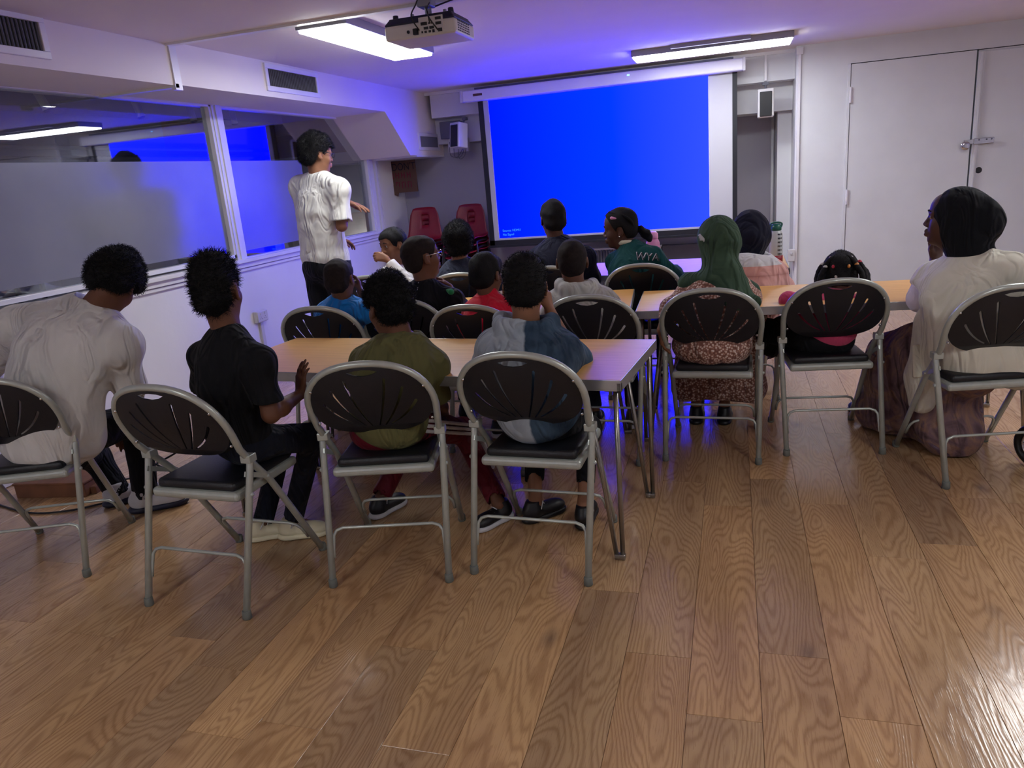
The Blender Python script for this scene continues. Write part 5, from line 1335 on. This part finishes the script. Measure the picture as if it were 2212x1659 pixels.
# 7 green headscarf, leaf print dress
def dress7(S, J, hip, f, l):
    S.ell(hip-V3(0, 0, .03), (.20, .17, .10), np.array([l, f, V3(0, 0, 1)]).T, .06)
    S.cone(hip+f*.1, hip+f*.36-V3(0, 0, .02), .13, .12, .08); a = hip+f*.36
    for q in (-.12, 0, .12): S.cone(a+l*q*.7, V3(a[0], a[1], .19)+l*q*1.3, .10, .10, .08)
    S.plane((0, 0, .14), (0, 0, -1))
p7 = person('person in a green headscarf with a white clip and a brown printed dress',
    (-0.079, 3.780, 1.009), (-0.062, 3.760, 0.841), (-0.198, 3.740, 0.782), (0.058, 3.800, 0.740), (28, -2, 0), seat('c4', .25, .55), py=-2, s=.88, hs=.98, skin='skin3', hair=('none',),
    top=dict(mat=C_['leopard'], inf=.014, sleeve=.93, sr=.020, name='dress_top'), bottom=dict(mat=C_['leopard'], name='dress_skirt', extra=dress7, fold=.012, ff=9, len=.4), shoes=dict(u=M['black_shoe'], so=M['black_shoe']),
    elL=(-0.287, 3.660, 0.712), wrL=(-0.337, 3.600, 0.626), hL=dict(d=(.05, .1, -.9), n=(.9, .1, 0), curl=(.25, .3, .35, .4), thumb=.2), anL=(-.20, 4.06, .09), anR=(-.05, 4.06, .09), bulge=.03, fat=1.1, fold=(.007, 7))
L = p7['L']; Rm = p7['T'][1]; nb = p7['nb']; lt_, fs_ = p7['latS'], p7['fwdS']
S = Sdf(.006); S.ell(L(0, -.018, .028), (.096, .112, .104), Rm, .03); S.ell(L(0, -.045, -.04), (.090, .088, .08), Rm, .04); S.cone(L(0, -.02, -.06), nb, .080, .088, .03)
S.cone(nb-fs_*.03-V3(0, 0, .03), p7['J']['shL']+V3(0, -.02, .035), .085, .060, .03); S.cone(nb-fs_*.03-V3(0, 0, .02), p7['J']['shR']-V3(0, 0, .0), .085, .075, .04)
S.cone(nb-fs_*.07, V3((-0.000, 3.660, 0.744)), .085, .07, .06); S.cone(V3((-0.032, 3.660, 0.767)), V3((0.067, 3.660, 0.702)), .065, .035, .05); S.cone(V3((0.031, 3.680, 0.761)), V3((0.098, 3.660, 0.740)), .05, .022, .04)
S.ell(L(0, .135, -.022), (.078, .088, .102), Rm, .01, 'sub')
fo = folds(97, .008, 11, .9, org=p7['org']); v, f = S.build(lambda q: fo(q)*np.clip((1.14-q[:, 2])/.12, .25, 1)); p7['put']('headscarf', v, f, C_['green_h'])
bm = bmesh.new()
for k in range(3): tube(bm, [(-.03+.008*k, 0, .008-.008*k), (.0, -.004, 0), (.03-.006*k, 0, -.012+.008*k)], .0065, 8)
o = bm2('hair_clip', bm, M['sneaker'], p7['root'], True); o.location = V3((-0.138, 3.690, 1.037))-p7['org']; o.rotation_euler = (0, R(35), R(20))
glasses(p7, M['black'])
S = Sdf(.006); q0 = V3((0.037, 3.640, 0.720))
for k in range(6): a = q0+V3(.02*k-.03, .01, -.02); S.cone(a, a-V3(-.002*k, 0, .10+.012*(k % 2)), .006, .004, .002)
v, f = S.build(); p7['put']('scarf_fringe', v, f, C_['black_h'])
# 8 navy headscarf, quilted coat
def coat8(S, J, hip, f, l):
    S.cone(hip-f*.06, hip-f*.10-V3(0, 0, .18)+l*.12, .16, .10, .08); S.cone(hip-f*.06, hip-f*.12-V3(0, 0, .22)+l*.02, .14, .09, .08); S.cone(hip, hip+f*.1+V3(0, 0, .2), .18, .17, .06); S.ell(V3(.07, 4.47, .70), (.235, .085, .17), I3, .05); S.cone(V3(.12, 4.48, .60), V3(.10, 4.46, .36), .16, .09, .06)
p8 = person('person in a navy headscarf and a white and pink quilted coat',
    (0.097, 4.660, 0.966), (0.123, 4.660, 0.803), (0.013, 4.660, 0.731), (0.229, 4.700, 0.716), (-14, -4, 0), seat('I', .25, .56), py=-5, s=.90, hs=.98, skin='skin2', hair=('none',),
    top=dict(mat=C_['coat'], inf=.030, sleeve=.95, sr=.03, name='quilted_coat', skirt=coat8), bottom=dict(mat=C_['black_tr'], name='long_skirt', r=(.11, .10, .10, .10)), fold=(.005, 9))
L = p8['L']; Rm = p8['T'][1]; S = Sdf(.006); S.ell(L(0, -.022, .026), (.098, .118, .103), Rm, .03); S.ell(L(.02, -.06, -.03), (.10, .10, .085), Rm, .06); S.cone(L(0, -.03, -.05), p8['nb']+V3(-.02, -.03, -.005), .09, .070, .05); S.ell(L(0, .14, -.02), (.078, .088, .10), Rm, .01, 'sub')
v, f = S.build(folds(98, .005, 10, .8, org=p8['org'])); p8['put']('headscarf', v, f, C_['navy_h'])
# 9 green jacket, hair in a bun
p9 = person('child in a dark green lettered jacket with a pink hair clip, in profile',
    (-0.679, 4.760, 1.025), (-0.618, 4.740, 0.898), (-0.729, 4.840, 0.810), (-0.474, 4.660, 0.855), (92, -6, -4), seat('E', .25, .56), py=10, s=.80, hs=1.0, skin='skin2', face=True,
    hair=('short', .5, 'high'), top=dict(mat=C_['green_j'], inf=.022, sleeve=.95, sr=.024, name='varsity_jacket', collar=(C_['cream'], .013)), bottom=dict(mat=C_['black_tr']), bulge=.045, shoes=BLB)
L = p9['L']; S = Sdf(.005); S.ell(L(0, -.125, -.025), (.026, .026, .026), I3, .01); S.ell(L(.0, -.150, -.055), (.030, .034, .028), I3, .02); S.ell(L(0, -.165, -.085), (.022, .024, .024), I3, .02); v, f = S.build(lumps(9, .003, 120)); p9['put']('hair_bun', v, f, M['hair'])
S = Sdf(.0045)
for k in range(5): S.chain([V3(q) for q in smoothpath([L(-.02-.012*k, .05-.02*k, .115-.006*k), L(-.055-.004*k, .0-.02*k, .093-.012*k), L(-.05+.006*k, -.085, .02-.012*k)], 5)], [.0075]*11, .004)
v, f = S.build(); p9['put']('cornrow', v, f, M['hair'])
chain_mesh(p9, 'hair_clip', M['pink_lid'], [L(-.068, .035, .082), L(-.074, .01, .076)], [.010, .005], .003)
chain_mesh(p9, 'hair_tie', M['pink_lid'], [L(0, -.112, -.018), L(0, -.112, -.03)], [.014, .014], .004)
chain_mesh(p9, 'earring', M['chrome'], [L(-.086, .003, -.034), L(-.088, .003, -.036)], [.0045, .0045], .002)
# letter graphics on the back of the jacket
gp = V3((-0.574, 4.600, 0.850))
from mathutils.bvhtree import BVHTree
def wrap_letters(p, cloth, body, mat, start, size, depth, tilt=0):
    jk = [c for c in p['root'].children if c.name.startswith(cloth)][0].data
    bv = BVHTree.FromPolygons([v.co for v in jk.vertices], [f.vertices for f in jk.polygons])
    o = text('lettering', body, mat, (0, 0, 0), size, parent=p['root'], ext=.0)
    st = Vector(start)-Vector(p['org']); o.rotation_euler = (0, 0, 0)
    bm = bmesh.new(); bm.from_mesh(o.data); bmesh.ops.triangulate(bm, faces=bm.faces); bmesh.ops.subdivide_edges(bm, edges=[e for e in bm.edges if e.calc_length() > .012], cuts=2)
    lastY = [None]
    for v in sorted(bm.verts, key=lambda q: q.co.x):
        x, z = v.co.x, v.co.y; x, z = x*math.cos(tilt)-z*math.sin(tilt), x*math.sin(tilt)+z*math.cos(tilt)
        q = Vector((st.x+x, st.y-.6, st.z+z)); h = bv.ray_cast(q, Vector((0, 1, 0)))
        if h[0] is not None and lastY[0] is None: lastY[0] = h[0].y
        yy = (h[0].y if h[0] is not None and (lastY[0] is None or abs(h[0].y-lastY[0]) < .08) else (lastY[0] if lastY[0] is not None else st.y)); lastY[0] = yy; v.co = (q.x, yy-depth, q.z)
    bm.to_mesh(o.data); bm.free(); return o
wrap_letters(p9, 'varsity_jacket', 'WYA', M['sneaker'], gp, .062, .004, R(-6))
wrap_letters(p9, 'varsity_jacket', 'WYA', M['black'], gp+V3(.004, 0, -.003), .062, .006, R(-6))
# 10 dark navy jacket
p10 = person('person in a dark navy jacket, back to the camera, head against the blue screen',
    (-1.127, 4.860, 1.102), (-1.104, 4.860, 0.934), (-1.242, 4.860, 0.850), (-0.933, 4.840, 0.849), (26, -2, 0), seat('G', .25, .60), py=4, s=.98, hs=1.0, skin='skin2', hair=('short', .6),
    top=dict(mat=C_['navyj'], inf=.022, sleeve=.95, sr=.028, name='jacket', neck=.055), bottom=dict(mat=C_['black_tr']), elR=(-0.922, 4.940, 0.701), wrR=(-1.031, 5.120, 0.711), shoes=BLB)
# 11 pale grey hoodie
p11 = person('person in a pale grey hoodie with cropped hair, back to the camera',
    (-0.775, 3.700, 0.959), (-0.756, 3.680, 0.817), (-0.855, 3.660, 0.768), (-0.618, 3.680, 0.756), (10, -4, 2), seat('D', .25, .54), py=0, s=.78, hs=.95, skin='skin', hair=('buzz',),
    top=dict(mat=C_['pale'], inf=.018, sleeve=.95, sr=.024, hood=.08, name='hoodie'), bottom=dict(mat=C_['navy_tr']), fold=(.007, 8), shoes=BLK)
# 12 red turtleneck
p12 = person('child in a red turtleneck with cropped dark hair',
    (-1.187, 3.560, 0.932), (-1.185, 3.550, 0.812), (-1.266, 3.540, 0.755), (-1.093, 3.550, 0.753), (-14, -8, 0), seat('C', .25, .50), py=0, s=.70, hs=.90, skin='skin', hair=('short', .5),
    top=dict(mat=C_['red'], inf=.010, sleeve=.95, sr=.014, name='turtleneck', neck=.088), bottom=dict(mat=C_['navy_tr']), wrR=(-1.171, 3.860, 0.772), fold=(.005, 8), shoes=BLK)
# 13 black and green jacket, glasses
p13 = person('child with glasses and cropped hair in a speckled black jacket with green stripes',
    (-1.602, 3.740, 1.018), (-1.588, 3.740, 0.863), (-1.698, 3.760, 0.793), (-1.440, 3.720, 0.786), (-40, 6, 0), seat('B', .25, .54), py=0, s=.80, hs=.98, skin='skin', face=True, hair=('buzz',),
    top=dict(mat=C_['spot'], inf=.014, sleeve={'L': .95, 'R': .62}, sr=.020, name='jacket', neck=.02), bottom=dict(mat=C_['black_tr']),
    elR=(-1.460, 3.860, 0.726), wrR=(-1.534, 3.940, 0.819), hR=dict(d=(-.75, -.05, .5), n=(0, -.6, -.6), curl=(.2, .25, .3, .35), thumb=.3), fold=(.006, 8), shoes=BLB)
glasses(p13, M['chrome'])
sh, el = p13['J']['shR'], p13['J']['elR']; n_ = V3(-.1, -.55, .75)
chain_mesh(p13, 'green_stripe', C_['greenstripe'], [sh+V3(-.025, -.02, .052), sh+V3(.012, -.042, .050), sh+(el-sh)*.5+V3(.0, -.058, .034), el+V3(-.01, -.056, .018)], [.012, .014, .015, .013], .005)
# 14 child in white, facing the camera
p14 = person('child in a white long-sleeved top facing the camera, hand at the mouth',
    (-2.205, 4.700, 1.010), (-2.203, 4.740, 0.848), (-2.374, 4.900, 0.755), (-2.073, 4.660, 0.791), (150, -4, 4), seat('H', .25, .56), py=100, s=.72, hs=.92, skin='skin3', face=True, hair=('short', .7), mouth=(-14, 0, 0),
    top=dict(mat=C_['white_ls'], inf=.012, sleeve=.93, sr=.018, name='long_sleeved_top'), bottom=dict(mat=C_['black_tr']),
    elL=(-2.016, 4.460, 0.765), wrL=(-2.169, 4.500, 0.940), hL=dict(d=(-.75, -.15, .25), n=(.1, .8, -.5), curl=(.5, .6, .7, .8), thumb=.3), elR=(-2.428, 4.820, 0.700), wrR=(-2.221, 4.600, 0.681), fold=(.007, 8))
# 15 charcoal top, curly hair
p15 = person('person in a charcoal top with round curly hair in front of the red chairs',
    (-1.724, 4.660, 1.001), (-1.733, 4.660, 0.863), (-1.866, 4.680, 0.767), (-1.587, 4.660, 0.771), (20, -4, 0), seat('F', .25, .57), py=8, s=.88, hs=1.0, skin='skin3', hair=('afro', .9),
    top=dict(mat=C_['charcoal'], inf=.016, sleeve=.45, sr=.020), bottom=dict(mat=C_['black_tr']), fold=(.006, 7), shoes=BLK)
# 16 bright blue t-shirt
p16 = person('child in a bright blue t-shirt with cropped hair, hand raised beside the face',
    (-1.995, 3.540, 0.945), (-1.983, 3.530, 0.833), (-2.110, 3.560, 0.766), (-1.856, 3.500, 0.781), (6, -4, 0), seat('A', .25, .51), py=2, s=.72, hs=.92, skin='skin', hair=('buzz',),
    top=dict(mat=C_['blue'], inf=.014, sleeve=.45, sr=.020), bottom=dict(mat=C_['navy_tr']),
    elR=(-1.902, 3.660, 0.751), wrR=(-1.948, 3.660, 0.855), hR=dict(d=(-.05, .15, .9), n=(-.9, -.3, 0), curl=(.4, .5, .6, .6), thumb=.4, s=.9), fold=(.006, 7), shoes=BLK)
# 17 standing person
hp17 = V3((-3.024, 5.200, 0.830))
p17 = person('standing person in a loose white t-shirt with a black afro and glasses',
    (-2.970, 5.200, 1.665), (-2.976, 5.200, 1.493), (-3.192, 5.270, 1.452), (-2.774, 5.110, 1.407), (-40, -8, 0), hp17, py=-12, s=1.12, hs=1.10, skin='skin3', face=True, hair=('afro',),
    top=dict(mat=C_['white_tee'], inf=.022, sleeve=.44, sr=.024), bottom=dict(mat=C_['black_tr'], r=(.095, .075, .07, .065)), standing=True, hemcut=.870,
    elR=(-2.781, 5.080, 1.143), wrR=(-2.826, 5.270, 1.306), hR=dict(d=(.88, .1, -.30), n=(-.3, -.1, -.8), curl=(.12, .15, .2, .3), thumb=.0, spread=.1, s=1.12), elL=hp17+V3(-.16, .10, .26), wrL=hp17+V3(-.02, .26, .20),
    knL=hp17+V3(-.10, .0, -.44), anL=(hp17[0]-.11, hp17[1], .09), knR=hp17+V3(.09, .03, -.44), anR=(hp17[0]+.10, hp17[1]+.02, .09), fold=(.007, 5.5), bulge=.03, shoes=BLK)
glasses(p17, M['black'])
chain_mesh(p17, 'wristband', M['sneaker'], [p17['J']['wrR']+(p17['J']['elR']-p17['J']['wrR'])*.08, p17['J']['wrR']+(p17['J']['elR']-p17['J']['wrR'])*.14], [.030, .030], .005)
# stripes on the maroon trousers of the olive person
kn, an, hj = p3['J']['knR'], p3['J']['anR'], p3['J']['hjR']; lr = p3['latP']
for q in (-1, 0, 1):
    chain_mesh(p3, 'trouser_stripe', C_['stripe'], [hj+lr*.076+V3(0, 0, .022*q), kn+lr*.062+V3(0, 0, .020*q), kn+(an-kn)*.5+lr*.056+p3['fwdP']*.014*q], [.0075]*3, .004)
